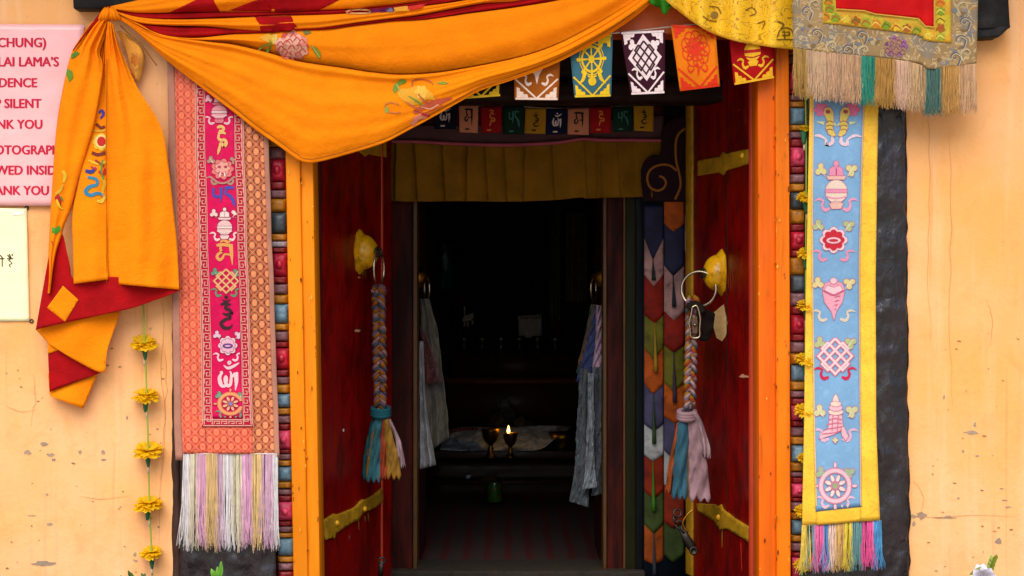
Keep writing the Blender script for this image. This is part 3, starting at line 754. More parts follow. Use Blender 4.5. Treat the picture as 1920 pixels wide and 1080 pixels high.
def e_lion(a, b, c, line):
    o = wings(c, c, up=-.6)
    o += [flower(0, 0, .72, 9, a, 2, .2), flower(0, -.05, .5, 7, b, 3, .25), ell(-.2, -.15, .09, .07, line, 4, 8), ell(.2, -.15, .09, .07, line, 4, 8), stroke([(-.22, .2), (0, .3), (.22, .2)], .1, line, 4, step=.1),
          stroke([(-.12, .22), (-.16, .5)], .08, '#f8e8e0', 5, step=.1), stroke([(.12, .22), (.16, .5)], .08, '#f8e8e0', 5, step=.1), stroke([(-.7, .55), (-.35, .85), (0, .95), (.35, .85), (.7, .55)], .12, c, 3, step=.1)]
    return o
def p_wheel(c):
    T = [(math.cos(2*math.pi*i/24), math.sin(2*math.pi*i/24)) for i in range(24)]; o = []
    o += [stroke([(a*.62, b*.62-.12) for a, b in T], .13, c, 2, True, True, .1), stroke([(a*.78, b*.78-.12) for a, b in T], .05, c, 2, True, True, .1), ell(0, -.12, .2, .2, c, 2)]
    for k in range(8):
        a = math.pi * k / 4; o += [stroke([(0, -.12), (.92*math.cos(a), -.12+.92*math.sin(a))], (.05, .16), c, 2, False, step=.2), ell(.88*math.cos(a), -.12+.88*math.sin(a), .1, .1, c, 2, 8)]
    for s in (-1, 1): o += [stroke([(s*.45, .45), (s*.62, .85), (s*.95, 1.1)], (.25, .22, .03), c, 2, step=.1), flower(s*.62, -.92, .22, 5, c, 2, .3)]
    o += [ell(0, .98, .28, .22, c, 2), stroke([(-.3, .7), (0, .78), (.3, .7)], .1, c, 2, step=.1)]
    return o
def p_lotus(c, g):
    o = []
    for r, n, ro in ((.78, 9, 0), (.5, 8, .3), (.24, 6, 0)):
        for k in range(n):
            a = 2*math.pi*k/n + ro; x, y = r*.72*math.cos(a), -.15+r*.72*math.sin(a)
            o += [stroke([(x + r*.42*math.cos(b)*1.0, y + r*.42*math.sin(b)) for b in [2*math.pi*i/8 for i in range(8)]], .055, c, 2, True, True, .1)]
    o += [ell(0, -.15, .1, .1, c, 3), stroke([(0, .55), (.05, .8), (-.05, 1.15)], (.12, .16, .03), c, 2, step=.1)]
    for s in (-1, 1): o += [stroke([(s*.2, .75), (s*.5, .95), (s*.65, .7), (s*.5, .62)], (.04, .1, .08, .03), c, 2, step=.1)]
    return o
# Tibetan syllables as brush strokes, box 0..1 x 0..1 (y down)
TIB = {
 'om': [([(.50, .02), (.56, .07), (.50, .12), (.44, .07), (.50, .02)], .05), ([(.26, .16), (.42, .25), (.60, .22), (.92, .08)], (.03, .09, .08, .03)), ([(.10, .40), (.22, .38)], .06), ([(.20, .40), (.08, .58), (.16, .82), (.32, .84), (.40, .62), (.34, .52), (.30, .66), (.42, .84), (.55, .78), (.58, .46), (.52, .36)], (.06, .10, .12, .09, .07, .06, .07, .1, .09, .07, .04)), ([(.58, .58), (.72, .46), (.86, .40)], (.05, .08, .05)), ([(.78, .40), (.80, .7), (.76, 1.0)], (.13, .11, .02))],
 'ma': [([(.08, .08), (.30, .05), (.92, .08)], (.09, .13, .10)), ([(.30, .08), (.26, .28), (.36, .40), (.22, .48), (.10, .62), (.22, .76), (.38, .66), (.46, .52), (.80, .54)], (.08, .08, .10, .09, .11, .09, .07, .06, .07)), ([(.80, .08), (.82, .55), (.80, 1.0)], (.14, .11, .02))],
 'ni': [([(.30, .06), (.50, .02), (.66, .08), (.56, .18), (.40, .16)], (.06, .11, .08, .09, .05)), ([(.36, .26), (.56, .22), (.76, .28)], (.07, .11, .05)), ([(.42, .24), (.38, .42), (.52, .50), (.70, .48), (.78, .60), (.66, .70), (.50, .60), (.44, .74), (.34, 1.0)], (.06, .08, .1, .09, .12, .10, .07, .1, .02))],
 'pad': [([(.04, .14), (.16, .18)], (.1, .05)), ([(.10, .16), (.10, .44), (.24, .52), (.40, .46)], (.08, .09, .11, .06)), ([(.40, .08), (.42, .4), (.38, .78)], (.12, .10, .02)), ([(.54, .12), (.70, .08), (.96, .12)], (.06, .11, .08)), ([(.66, .12), (.60, .36), (.76, .46), (.90, .66), (.98, 1.0)], (.08, .08, .12, .12, .02))],
 'me': [([(.24, .10), (.44, .02), (.62, .10), (.80, .04)], (.04, .1, .09, .03)), ([(.06, .24), (.3, .20), (.88, .24)], (.09, .12, .10)), ([(.26, .24), (.26, .40), (.34, .48), (.16, .56), (.08, .68), (.22, .80), (.38, .70), (.46, .58), (.78, .60)], (.08, .08, .09, .09, .11, .09, .07, .06, .07)), ([(.78, .24), (.82, .6), (.86, 1.0)], (.14, .11, .02))],
 'hum': [([(.50, .01), (.56, .05), (.50, .09), (.44, .05), (.50, .01)], .05), ([(.30, .12), (.50, .18), (.72, .11)], (.02, .06, .02)), ([(.24, .28), (.44, .24), (.72, .28)], (.06, .1, .05)), ([(.58, .26), (.46, .38), (.66, .44), (.74, .54), (.52, .58), (.34, .54)], (.06, .09, .1, .1, .09, .04)), ([(.60, .58), (.70, .68), (.48, .72), (.26, .84), (.40, .97), (.64, .98), (.80, .88)], (.05, .08, .09, .1, .11, .08, .03))],
}
def tib(k, x0, y0, x1, y1, c, l=1, bold=1.0):
    o = []
    sx, sy = x1 - x0, y1 - y0
    for pts, ww in TIB[k]:
        q = [(x0 + a * sx, y0 + b * sy) for a, b in pts]
        m_ = (sx + sy) / 2 * bold
        o.append(stroke(q, tuple(v * m_ for v in ww) if hasattr(ww, '__len__') else ww * m_, c, l, step=1.8))
    return o
def skewed(shapes, f):
    return [(k, [f(p) for p in g] if k == 'poly' else ([f(p) for p in g[0]], [f(p) for p in g[1]]), c, l) for k, g, c, l in shapes]

YARN = {}
def yarn(hexc):
    if hexc not in YARN:
        g = G('yarn_' + hexc.strip('#')); c = sc3(lin(hexc), 1.0)
        col = g.mix(g.ramp(g.noise(g.coord('Object'), 30, 3, .6), .3, .7), sc3(c, .86), c); g.done(col, .7, None, 0, 0, .2)
        tr = g.n('ShaderNodeBsdfTranslucent'); g.t.links.new(col, tr.inputs[0]); mx = g.n('ShaderNodeMixShader'); mx.inputs[0].default_value = .15
        g.t.links.new(g.b.outputs[0], mx.inputs[1]); g.t.links.new(tr.outputs[0], mx.inputs[2]); g.t.links.new(mx.outputs[0], g.t.nodes['Material Output'].inputs[0]); YARN[hexc] = g.m
    return YARN[hexc]
def fringe(parent, bundles, d, top, seed, name='tassel', per=26, sway=3.0, rad=.0012, splay=1.0, bright=True):
    """bundles: (x0, x1, y0, y1, length, colour hex, label)"""
    R = random.Random(seed)
    for x0, x1, y0, y1, ln, col, lab in bundles:
        mb = MB()
        n = int(per * (x1 - x0) / 15)
        ncl = max(2, n // 7); cl = [(R.random(), R.gauss(0, sway), R.uniform(.88, 1.04)) for _ in range(ncl)]
        for k in range(n):
            c0, cdx, cL = cl[k % ncl]; s = min(1, max(0, c0 + R.gauss(0, .10))); x = x0 + (x1 - x0) * s; y = y0 + (y1 - y0) * s - 1
            dd = d + R.uniform(-.006, .006); L = ln * cL * R.uniform(.93, 1.02) * (R.uniform(.6, 1) if R.random() < .08 else 1)
            dx = cdx + (c0 - s) * (x1 - x0) * R.uniform(.1, .8) + R.gauss(0, sway * .45) + (s - .5) * 4 * splay; ph = R.uniform(0, 6); am = R.uniform(.5, 2.2) * (2 if R.random() < .12 else 1); hook = R.gauss(0, 2.2)
            pts = []
            for i in range(8):
                t = i / 7
                pts.append(px(x + dx * t ** 1.6 + am * math.sin(ph + t * 8) * t + hook * max(0, t - .8) * 5, y + L * t, dd - .010 * math.sin(t * 2.5) + .004 * math.sin(ph * 2 + t * 6) * t))
            r = rad * R.uniform(.7, 1.25)
            mb.tube(pts, [r] * 7 + [r * .7], 4, 0, cap=False)
        h_ = col.lstrip('#'); col = '#' + ''.join('%02x' % min(255, int(int(h_[i:i+2], 16) * (.62 if bright else .9) + (112 if bright else 38))) for i in (0, 2, 4))
        mb.build(name, yarn(col), parent, lab)

def brocade(name, ground, line, oval, core, pw, ph, g2=None):
    """lattice of diamonds with an oval in each cell"""
    g = G(name); tc = g.n('ShaderNodeTexCoord'); sp = g.n('ShaderNodeSeparateXYZ'); g.t.links.new(tc.outputs['UV'], sp.inputs[0])
    jit = g.noise(g.coord('UV'), 7, 2)
    u = g.mth('ADD', g.mth('MULTIPLY', sp.outputs[0], 100 / pw), g.mth('MULTIPLY', jit, .06)); v = g.mth('ADD', g.mth('MULTIPLY', sp.outputs[1], 100 / ph), g.mth('MULTIPLY', jit, .05))
    def cell(off):
        a = g.mth('SUBTRACT', g.mth('FRACT', g.mth('ADD', u, off)), .5); b = g.mth('SUBTRACT', g.mth('FRACT', g.mth('ADD', v, off)), .5)
        return g.mth('SQRT', g.mth('ADD', g.mth('MULTIPLY', g.mth('MULTIPLY', a, a), 1.5), g.mth('MULTIPLY', b, b)))
    r = g.mth('MINIMUM', cell(0.0), cell(.5))
    ovm = g.ramp(r, .225, .26, 1, 0); crm = g.mth('MULTIPLY', g.ramp(r, .10, .14, 1, 0), .8); ring = g.mth('MULTIPLY', g.ramp(r, .14, .17), g.ramp(r, .19, .22, 1, 0))
    def lines(e):
        d = g.mth('ABSOLUTE', g.mth('SUBTRACT', g.mth('FRACT', e), .5))    # 0 at e = .5
        return g.mth('MAXIMUM', g.ramp(d, .02, .045, 1, 0), g.mth('MULTIPLY', g.ramp(d, .085, .10), g.ramp(d, .12, .135, 1, 0)))
    p = g.mth('ADD', u, v); q = g.mth('SUBTRACT', u, v)
    lm = g.mth('MAXIMUM', lines(g.mth('ADD', p, 10.0)), lines(g.mth('ADD', q, 10.0)))
    uv = g.coord('UV'); n1 = g.noise(uv, 1.3, 3)
    gr = g.mix(g.ramp(n1, .35, .65), lin(ground), lin(g2 or ground))
    col = g.mix(g.mth('MULTIPLY', lm, .85), gr, lin(line))
    col = g.mix(ovm, col, lin(oval)); col = g.mix(g.mth('MULTIPLY', ring, .5), col, lin(ground)); col = g.mix(crm, col, lin(core))
    n2 = g.noise(g.coord('UV', (70, 14, 1)), 1.6, 2)
    col = g.mix(g.ramp(n2, .42, .62, 0, .28), col, sc3(lin(ground), .6))
    h = g.mth('ADD', g.mth('MULTIPLY', g.mth('MAXIMUM', lm, ovm), .6), g.mth('MULTIPLY', n2, .5))
    return g.done(col, .62, g.bump(h, .5, .0015), 0, .15, .35)
def scrollcloth(name, ground, line, scale=4.5, lw=.045, second=None, amt=.75):
    """damask with curling tendrils: iso-lines of a distorted noise"""
    g = G(name); uv = g.coord('UV')
    n = g.noise(uv, scale, 1, .4, 2.2)
    d = g.mth('ABSOLUTE', g.mth('SUBTRACT', g.mth('FRACT', g.mth('MULTIPLY', n, 4.0)), .5))
    lm = g.ramp(d, lw, lw * 2, amt, 0)
    base = g.mix(g.ramp(g.noise(uv, 2.5, 3), .35, .65), sc3(lin(ground), .85), sc3(lin(ground), 1.0))
    if second: base = g.mix(g.ramp(g.noise(uv, scale * .7, 2, .5, 1.0), .5, .58, 0, .8), base, lin(second))
    col = g.mix(lm, base, lin(line))
    n2 = g.noise(g.coord('UV', (60, 12, 1)), 1.6, 2)
    col = g.mix(g.ramp(n2, .42, .62, 0, .2), col, sc3(lin(ground), .55))
    return g.done(col, .5, g.bump(g.mth('ADD', g.mth('MULTIPLY', lm, .5), n2), .35, .0015), 0, .15, .4)
# ------------------------------------------------------------------ orange curtain: swag across the doorway and the gathered tail
CLOTH_O = cloth('orange_cotton', '#ff8a04', var=.07, weave=.6, crease=.12, k=.95); CLOTH_R = cloth('crimson_cotton', '#b00a12', var=.2, weave=.5, crease=.12)
cur = thing('door_curtain', 'bright orange and crimson curtain swept aside into a gathered tail', 'curtain', px(205, 25, -.1))
E0 = [(208,22),(230,40),(255,59),(315,115),(381,167),(444,215),(480,244),(520,272),(556,298),(576,305),(600,303),(660,287),(720,268),(765,245),(820,215),(860,192),(900,170),(960,150),(1010,132),(1060,110),(1110,82),(1150,58),(1190,30),(1226,0),(1262,-30)]
E1 = [(208,21),(255,48),(300,66),(390,78),(440,84),(500,98),(560,115),(640,127),(700,136),(760,140),(850,132),(1000,100),(1110,50),(1222,-20),(1258,-48)]
E2 = [(208,20),(259,43),(307,68),(370,71),(440,64),(511,61),(564,56),(606,55),(677,47),(736,40),(795,37),(884,25),(960,15),(1050,0),(1120,-20),(1200,-70)]
E3 = [(208,19),(259,42),(315,48),(389,50),(440,55),(500,58),(564,54),(606,52),(677,42),(736,35),(795,27),(902,7),(960,3),(1020,-10),(1090,-30),(1170,-80)]
E4 = [(207,18),(260,32),(330,36),(440,33),(510,30),(600,28),(700,22),(800,10),(860,2),(920,-10),(1060,-45),(1150,-90)]
E5 = [(207,16),(260,24),(330,24),(440,22),(510,22),(600,19),(700,14),(780,4),(850,-8),(1040,-55),(1130,-95)]
E6 = [(206,12),(250,2),(330,-16),(440,-34),(600,-52),(1000,-90),(1110,-105)]
nz = lambda x, y, k, s=0: mnoise.noise(Vector((x * k, y * k, s)))
def env(s): return min(1, s * 7) * (1 - max(0, (s - .93) / .07) * .6)
def ds1(s, t, x, y):
    e = env(s); a = -.085 - .028 * e * math.sin(math.pi * min(1, t * 1.0 + .06)) ** .8
    a -= .018 * e * math.exp(-((t - .04) / .05) ** 2) * (1 if s < .5 else max(0, 1 - (s - .5) * 4))
    ph = 2 * math.pi * (t * 2.1 - .55 * s + .25 * math.sin(s * 4))
    a += e * (.0046 * math.sin(ph) + .0014 * math.sin(2.7 * ph + 1.3 + 3 * s)) * (t ** .6) * (1 - .4 * s)
    a += .010 * e * math.exp(-((t - .30 + .12 * s) / .07) ** 2) * (1 - s) + .012 * e * math.exp(-((t - .55 + .25 * s) / .05) ** 2) * max(0, s - .35)
    a += .0035 * nz(x, y, .025, 1) + .0012 * nz(x, y, .09, 2)
    return a
def ds2(s, t, x, y):
    e = env(s); a = -.082 - .024 * e * math.sin(math.pi * min(1, .10 + t * .62)) + .062 * e * max(0, t - .45) * (1 - max(0, s - .55) * 2.0 if s > .55 else 1) 
    a += .006 * e * math.sin(2 * math.pi * (t * 1.7 + s * .8)) * s + .003 * nz(x, y, .03, 4)
    return a
def pleat(d, amp, seed):
    return lambda s, t, x, y: d - amp * env(s) * math.sin(math.pi * t) ** .7 + .004 * env(s) * math.sin(6.28 * (t * 2 + s * 2 + seed)) + .0025 * nz(x, y, .03, seed)
sw = MB()
ruled(sw, E1, E0, 220, 54, ds1); ruled(sw, E2, E1, 160, 26, ds2)
ruled(sw, E4, E3, 120, 10, pleat(-.090, .016, 5)); ruled(sw, E6, E5, 100, 16, pleat(-.092, .030, 7))
sw.build('swag', CLOTH_O, cur, solid=.003)
rd = MB(); ruled(rd, E3, E2, 140, 8, pleat(-.082, .012, 6)); ruled(rd, E5, E4, 120, 6, pleat(-.086, .010, 9))
rd.build('crimson_band', CLOTH_R, cur, solid=.003)
al = MB(); al.v = sw.v + rd.v; n0 = len(sw.v); al.f = sw.f + [tuple(i + n0 for i in f) for f in rd.f]
swb = al.bvh()
CR = lambda c: {'R': CLOTH_R, 'O': CLOTH_O}.get(c) or emb(c)
decal('crimson_patch', [poly([(476,31),(546,30),(552,44),(561,56),(489,59),(486,44)], 'R'), poly([(560,-60),(700,-60),(635,0),(600,19),(512,22),(492,1)], 'R'), poly([(318,24),(370,-2),(396,-10),(404,8),(412,22)], 'R'), poly([(430,20),(470,4),(496,-4),(512,22)], 'R')], swb, CR, cur, off=.002, solid=.001, grid=6)
hs_ = [(x, y - 7 - 3 * (260 < x < 560)) for x, y in smooth_curve(E0[4:-2], 120)]
decal('hem_stitch', [stroke(hs_, 1.3, '#b86408', 1)], swb, emb, cur, off=.0006)
# peony by the fold, and the second one at the lower hem
def peony(cx, cy, r, c1, c2, c3, seed, n=13, fy=.85):
    R = random.Random(seed); o = [flower(cx, cy, r, 9, c1, 1, .2, 0, fy)]
    for i in range(n):
        a = 2 * math.pi * i / n; q = r * R.uniform(.35, .78)
        x, y = cx + q * math.cos(a), cy + q * fy * math.sin(a)
        o += [flower(x, y, r * .34, 5, (c2, c3)[i % 2], 2 + i % 2, .25, a), stroke([(x - r * .2, y + r * .1), (x, y - r * .12), (x + r * .2, y + r * .1)], r * .06, c1, 5, step=2)]
    o += [flower(cx, cy + r * .1, r * .36, 6, c3, 5, .25), stroke([(cx - r * .2, cy + r * .2), (cx, cy - r * .05), (cx + r * .2, cy + r * .2)], r * .07, c1, 6, step=2)]
    return o
pe = peony(547, 86, 32, '#d8503c', '#f0907c', '#f8b8a0', 1)
pe += [poly([(486,70),(504,62),(516,70),(508,80),(494,76)], '#f0b030', 1), poly([(508,66),(520,64),(520,78),(512,84)], '#e8c858', 1), stroke([(500,98),(508,84),(505,74)], (5, 2), '#7c9a28', 2), stroke([(484,94),(500,84),(512,84)], (2, 5, 2), '#a8a838', 2), poly([(582,84),(594,90),(602,100),(600,112),(590,100)], '#8aa028', 1), poly([(566,58),(580,56),(584,62),(572,66)], '#7c7a38', 1), stroke([(585,86),(600,108)], 1.5, '#d8d870', 3)]
decal('embroidered_peony', pe, swb, emb, cur, label='pink embroidered peony with green leaves', off=.0014, grid=5)
p2 = [poly([(738,160),(752,148),(762,150),(760,156),(748,160),(742,176),(736,170)], '#7a9a28', 1), stroke([(744,158),(752,176)], (4, 1), '#a8b850', 2), poly([(745,176),(752,166),(768,166),(780,160),(796,163),(812,176),(816,188),(800,186),(786,196),(768,198),(752,186)], '#f4a818', 1),
      flower(790, 172, 13, 6, '#f8c040', 2, .3), stroke([(773,162),(774,152),(790,149),(806,152),(812,158)], (2, 3, 2, 2), '#c86038', 3), poly([(818,156),(830,152),(842,156),(830,159)], '#8a9a30', 1), stroke([(766,180),(782,190),(794,198)], (2, 4, 2), '#8a9a30', 3), stroke([(784,176),(796,190),(806,192)], 3, '#d86038', 3),
      stroke([(776,212),(800,198),(826,190),(848,184)], (6, 10, 12, 3), '#e0603c', 2), stroke([(760,190),(776,200),(790,204)], (2, 3, 2), '#e07048', 2), stroke([(724,204),(722,196),(734,192),(748,196)], 3, '#d88028', 2), ell(725, 206, 4, 6, '#a8b048', 2), stroke([(728,210),(744,212),(752,210)], 2.4, '#d87840', 2),
      poly([(770,232),(776,220),(790,212),(806,214),(800,222),(786,224),(776,236)], '#f09070', 2), stroke([(790,214),(806,218)], 4, '#d83020', 3), stroke([(776,206),(792,212),(808,208),(830,198)], 2, '#c04030', 4), stroke([(790,200),(806,204),(822,196)], 2, '#f8b090', 4)]
decal('embroidered_peony', p2, swb, emb, cur, label='yellow and coral embroidered flower near the lower hem', off=.0014, grid=5)
decal('embroidered_scroll', [stroke([(648,22),(664,18),(690,19),(694,24),(668,25),(650,24)], 3, '#e8b070', 2), poly([(654,20),(664,17),(660,25),(652,25)], '#e02818', 2), poly([(694,17),(738,13),(738,21),(696,24)], '#8a1868', 2), poly([(722,15),(734,14),(738,22),(726,22)], '#7c7c98', 3), poly([(738,14),(764,11),(766,20),(740,22)], '#f0a828', 2), poly([(764,12),(800,6),(792,15),(768,20)], '#e02818', 2)], swb, emb, cur, off=.0014, grid=5)
# ---- the tail, gathered at the nail
def fold(d, amp, k, ph, dr=0.0, sd=0):
    return lambda s, t, x, y: d - amp * math.sin(math.pi * s) ** .8 * (.35 + .65 * t) + .006 * math.sin(2 * math.pi * k * s + ph + 1.5 * t) * (.4 + .6 * t) + dr * t + .003 * nz(x, y, .02, sd) + .0012 * nz(x, y, .07, sd + 3) + .009 * math.exp(-((t - .10) / .10) ** 2) * math.sin(s * 21) + .004 * math.exp(-((t - .35) / .25) ** 2) * math.sin(s * 9 + t * 7)
def tail(name, A, B, n, k, f, mat, label=None, solid=.003):
    mb = MB(); ruled(mb, A, B, n, k, f, smooth=True); mb.build(name, mat, cur, label, solid=solid); return mb
# left/right edges -> ruled runs between a top curve and a bottom curve; here curve A is the left edge, B the right edge, so swap axes
def tailv(name, Lc, Rc, n, k, f, mat, label=None):
    mb = MB(); a, b = smooth_curve(Lc, k), smooth_curve(Rc, k); rows, uvs = [], []
    for j in range(k + 1):
        t = j / k; r, u = [], []
        for i in range(n + 1):
            s = i / n; x = a[j][0] * (1 - s) + b[j][0] * s; y = a[j][1] * (1 - s) + b[j][1] * s
            r.append(px(x, y, f(s, t, x, y))); u.append((x / 100, -y / 100))
        rows.append(r); uvs.append(u)
    mb.grid(rows, uvs, 0, flip=True); mb.build(name, mat, cur, label, solid=.003); return mb
lin3 = lambda pts: pts
PALE = cloth('pale_lining_cloth', '#f8ac48', var=.1, k=.9)
m0 = tailv('turned_edge', [(220,58),(236,96),(246,140)], [(234,62),(270,98),(262,156)], 12, 18, fold(-.050, .006, 1, 0, .02, 5), PALE, 'turned-back edge with an orange embroidered swirl')
decal('embroidered_swirl', [flower(255, 112, 11, 7, '#e88828', 1, .3), stroke([(246,100),(260,104),(264,120),(254,132)], (3, 6, 5, 2), '#f0a040', 2)], m0.bvh(), emb, cur, off=.001, grid=5)
mb = MB(); mb.tube([px(x, y, -.062) for x, y in smooth_curve([(226,48),(244,66),(262,80),(280,104),(294,123)], 20)], .0022, 6); mb.build('tie_cord', cloth('gold_cord', '#a86c14'), cur)
tailv('back_fold', [(90,700),(92,728),(95,743)], [(182,690),(183,700),(156,766)], 14, 8, fold(-.030, .012, 1, 0, 0, 2), CLOTH_O)
ruledB = MB(); ruled(ruledB, [(92,735),(130,720),(184,698)], [(95,743),(130,757),(155,766)], 20, 8, lambda s, t, x, y: -.036 - .010 * math.sin(math.pi * s) - .006 * t); ruledB.build('hem_fold', CLOTH_O, cur, solid=.003)
ruledC = MB(); ruled(ruledC, [(90,661),(112,654),(150,672),(192,698)], [(93,735),(110,728),(150,713),(192,698)], 24, 12, lambda s, t, x, y: -.048 - .010 * math.sin(math.pi * s) * (1 - t * .3)); ruledC.build('crimson_hem', CLOTH_R, cur, 'lower crimson fold ending in a point', solid=.003)
ruledD = MB(); ruled(ruledD, [(66,617),(122,602),(200,584),(226,582)], [(92,645),(140,675),(193,699),(197,668)], 30, 16, lambda s, t, x, y: -.058 - .016 * math.sin(math.pi * s) + .006 * math.sin(9 * s + 3 * t)); ruledD.build('hem_fold', CLOTH_O, cur, solid=.003)
ruledD2 = MB(); ruled(ruledD2, [(90,640),(100,645),(114,655)], [(90,664),(100,660),(114,655)], 8, 4, lambda s, t, x, y: -.053); ruledD2.build('hem_fold', CLOTH_O, cur, solid=.003)
hem = MB(); ruled(hem, [(93,470),(104,455),(116,438),(126,480),(142,527),(200,519),(262,523),(306,529),(338,541)], [(67,618),(90,612),(122,605),(160,597),(200,588),(250,577),(290,563),(325,550),(338,544)], 70, 26, lambda s, t, x, y: -.078 - .022 * math.sin(math.pi * s) ** .7 + .007 * math.sin(16 * s + 2 * t) * (1 - .5 * s) + .003 * nz(x, y, .03, 8))
hem.build('crimson_hem', CLOTH_R, cur, 'broad crimson hem with an orange diamond', solid=.003)
decal('hem_diamond', [poly([(118,536),(147,562),(122,604),(88,577)], 'O', 1)], hem.bvh(), CR, cur, off=.0016, grid=6, solid=.001)
tD = tailv('tail_panel', [(190,60),(186,110),(172,200),(160,280),(148,340),(136,400),(137,470),(138,532)], [(204,50),(203,130),(203,220),(202,300),(202,380),(202,440),(202,480),(203,524)], 20, 70, fold(-.050, .006, 1, 0, -.062, 11), CLOTH_O)
vj = [stroke([(186,212),(190,206),(194,214),(188,222)], (4, 6, 3), '#4838a0', 2), flower(190, 266, 17, 8, '#f0c020', 2, .15), ell(190, 265, 8, 9, '#d01818', 4), ell(190, 265, 12, 13, '#f8e080', 3), stroke([(180,232),(190,240),(196,236)], 5, '#7a2818', 2), stroke([(174,244),(186,246),(198,244)], 4, '#e8a818', 2), stroke([(172,286),(184,290),(198,286)], 6, '#7a2818', 2), stroke([(166,300),(180,306),(198,304)], (3, 6, 5), '#f0c020', 2), stroke([(178,300),(196,312)], 4, '#a83818', 3),
      stroke([(160,320),(172,322),(180,314)], (6, 8, 4), '#283890', 2), stroke([(186,320),(194,328),(198,316)], 6, '#d01c18', 2), stroke([(164,332),(180,336),(182,346),(168,350),(160,360),(170,366),(184,362),(196,368)], (5, 6, 6, 7, 8, 7, 6, 4), '#3088a8', 2), stroke([(190,332),(196,344),(192,360),(198,372)], (6, 7, 5, 4), '#e8b818', 2), stroke([(182,376),(190,378),(196,370)], (3, 8, 5), '#f0d040', 3), stroke([(192,300),(190,320),(194,336)], 3, '#50a038', 4), stroke([(170,312),(180,318)], 3, '#c02020', 4)]
decal('embroidered_sceptre', vj, tD.bvh(), emb, cur, label='yellow, red and blue embroidered sceptre with ribbons', off=.0014, grid=5)
tC = tailv('tail_panel', [(200,20),(172,44),(150,74),(133,102),(121,151),(109,214),(103,270),(99,330),(95,390),(93,430),(91,470),(92,512),(90,550)], [(206,30),(196,70),(187,100),(193,130),(179,222),(163,281),(148,333),(133,392),(120,425),(116,442),(104,480),(93,550)], 28, 90, fold(-.084, .030, 1.6, .6, .004, 14), CLOTH_O)
for sh_ in ([poly([(150,100),(140,108),(133,110),(134,102),(142,96)], '#5a8a28', 1)], [poly([(126,128),(136,134),(137,146),(130,154),(124,140)], '#6a9a20', 1)], [stroke([(118,320),(122,330),(119,342)], (5, 7, 4), '#f0c828', 2), stroke([(103,364),(112,358),(118,346)], (4, 6, 3), '#e8b020', 2), poly([(102,370),(110,364),(116,372),(114,386),(106,380)], '#c01818', 2), stroke([(106,374),(112,388),(118,392)], (3, 5, 2), '#f0d020', 3), stroke([(114,368),(118,376)], 3, '#60a030', 3)], [poly([(97,424),(104,428),(112,422),(114,432),(104,440),(97,436)], '#4ca020', 2), stroke([(96,452),(100,458)], 2, '#b01818', 2)]): decal('embroidered_leaf', sh_, tC.bvh(), emb, cur, off=.0014, grid=5)
tA = tailv('tail_panel', [(202,40),(199,90),(198,150),(198,220),(198,300),(199,380),(200,450),(200,531)], [(212,44),(222,80),(240,126),(262,172),(302,238),(316,310),(326,400),(332,460),(336,543)], 34, 90, (lambda f0: (lambda s, t, x, y: f0(s, t, x, y) - .010 * math.sin(6.28 * (s * 1.3 - t * .5) + .5) * min(1, t * 3) * (1 - .5 * t) - .004 * math.sin(6.28 * (s * 2.6 + t * 1.4))))(fold(-.100, .024, 1.1, .4, .0, 17)), CLOTH_O)
mb = MB(); mb.tube([px(200, y, -.104) for y in range(110, 532, 12)], .0016, 5); mb.build('seam', cloth('seam_thread', '#c06a06'), cur)
kn = MB()
for k in range(7):
    a = k * .9; kn.tube([px(205 + (k - 3) * 2.2 + i * (k - 3) * .9, 14 + i * 5, -.088 - .014 * math.sin(i * .62) - .003 * (k % 3)) for i in range(6)], [.003, .006, .0075, .0075, .006, .003], 8)
kn.build('knot', CLOTH_O, cur)
mb = MB(); ruled(mb, [(194,14),(203,12),(212,14)], [(136,94),(146,82),(160,66)], 8, 20, lambda s, t, x, y: -.085 - .012 * math.sin(math.pi * s)); mb.build('crimson_band', CLOTH_R, cur, solid=.003)

# ------------------------------------------------------------------ long crimson brocade banner on the black surround
pb = thing('brocade_banner', 'long orange-red brocade banner with a crimson embroidered strip and pastel fringe', 'banner', px(430, 850, -.05))
def bx(s, y): return (313 + .02 * (y - 100)) * (1 - s) + (503 + .035 * (y - 250)) * s + 1.6 * mnoise.noise(Vector((s * 1.3, y * .012, 3)))
def bd(x, y): return -.052 - .006 * math.sin((x - 320) / 190 * math.pi) + .009 * math.sin(y * .012) + .006 * nz(x, y, .012, 21) + .003 * math.sin(x * .06 + y * .004)
def strip_between(mb, s0, s1, y0, y1, n, k, dd, m=0):
    rows, uvs = [], []
    for j in range(k + 1):
        y = y0 + (y1 - y0) * j / k
        r = [px(bx(s0 + (s1 - s0) * i / n, y), y, bd(bx(s0 + (s1 - s0) * i / n, y), y) + dd) for i in range(n + 1)]
        rows.append(r); uvs.append([((s0 + (s1 - s0) * i / n) * 2.0, -y / 100) for i in range(n + 1)])
    mb.grid(rows, uvs, m, flip=True)
BR1 = brocade('orange_red_brocade', '#b4180c', '#ee9068', '#ee8c62', '#de6440', 27, 27, '#d03824'); BR2 = brocade('wine_red_brocade', '#6c0802', '#f09a60', '#f4a46c', '#ea8048', 27, 27, '#8a1006')
MAG = cloth('crimson_silk', '#d80c54', var=.12, rough=.6, second='#e03868', wear=.25); BEIGE = cloth('dusty_pink_edging', '#b8806c', var=.15); MEA = cloth('meander_ground', '#c01838', var=.1)
P0, P1 = 60, 851
mb = MB(); strip_between(mb, .065, .30, P0, P1, 12, 120, 0); strip_between(mb, .30, .75, 795, P1, 18, 10, 0); mb.build('brocade_panel', BR1, pb, solid=.003)
mb = MB(); strip_between(mb, .75, .955, P0, P1, 12, 120, 0); mb.build('brocade_panel', BR2, pb, 'darker wine-red brocade panel', solid=.003)
mb = MB(); strip_between(mb, 0, .07, P0, P1 + 12, 4, 80, -.002); mb.build('edging', BEIGE, pb, solid=.004)
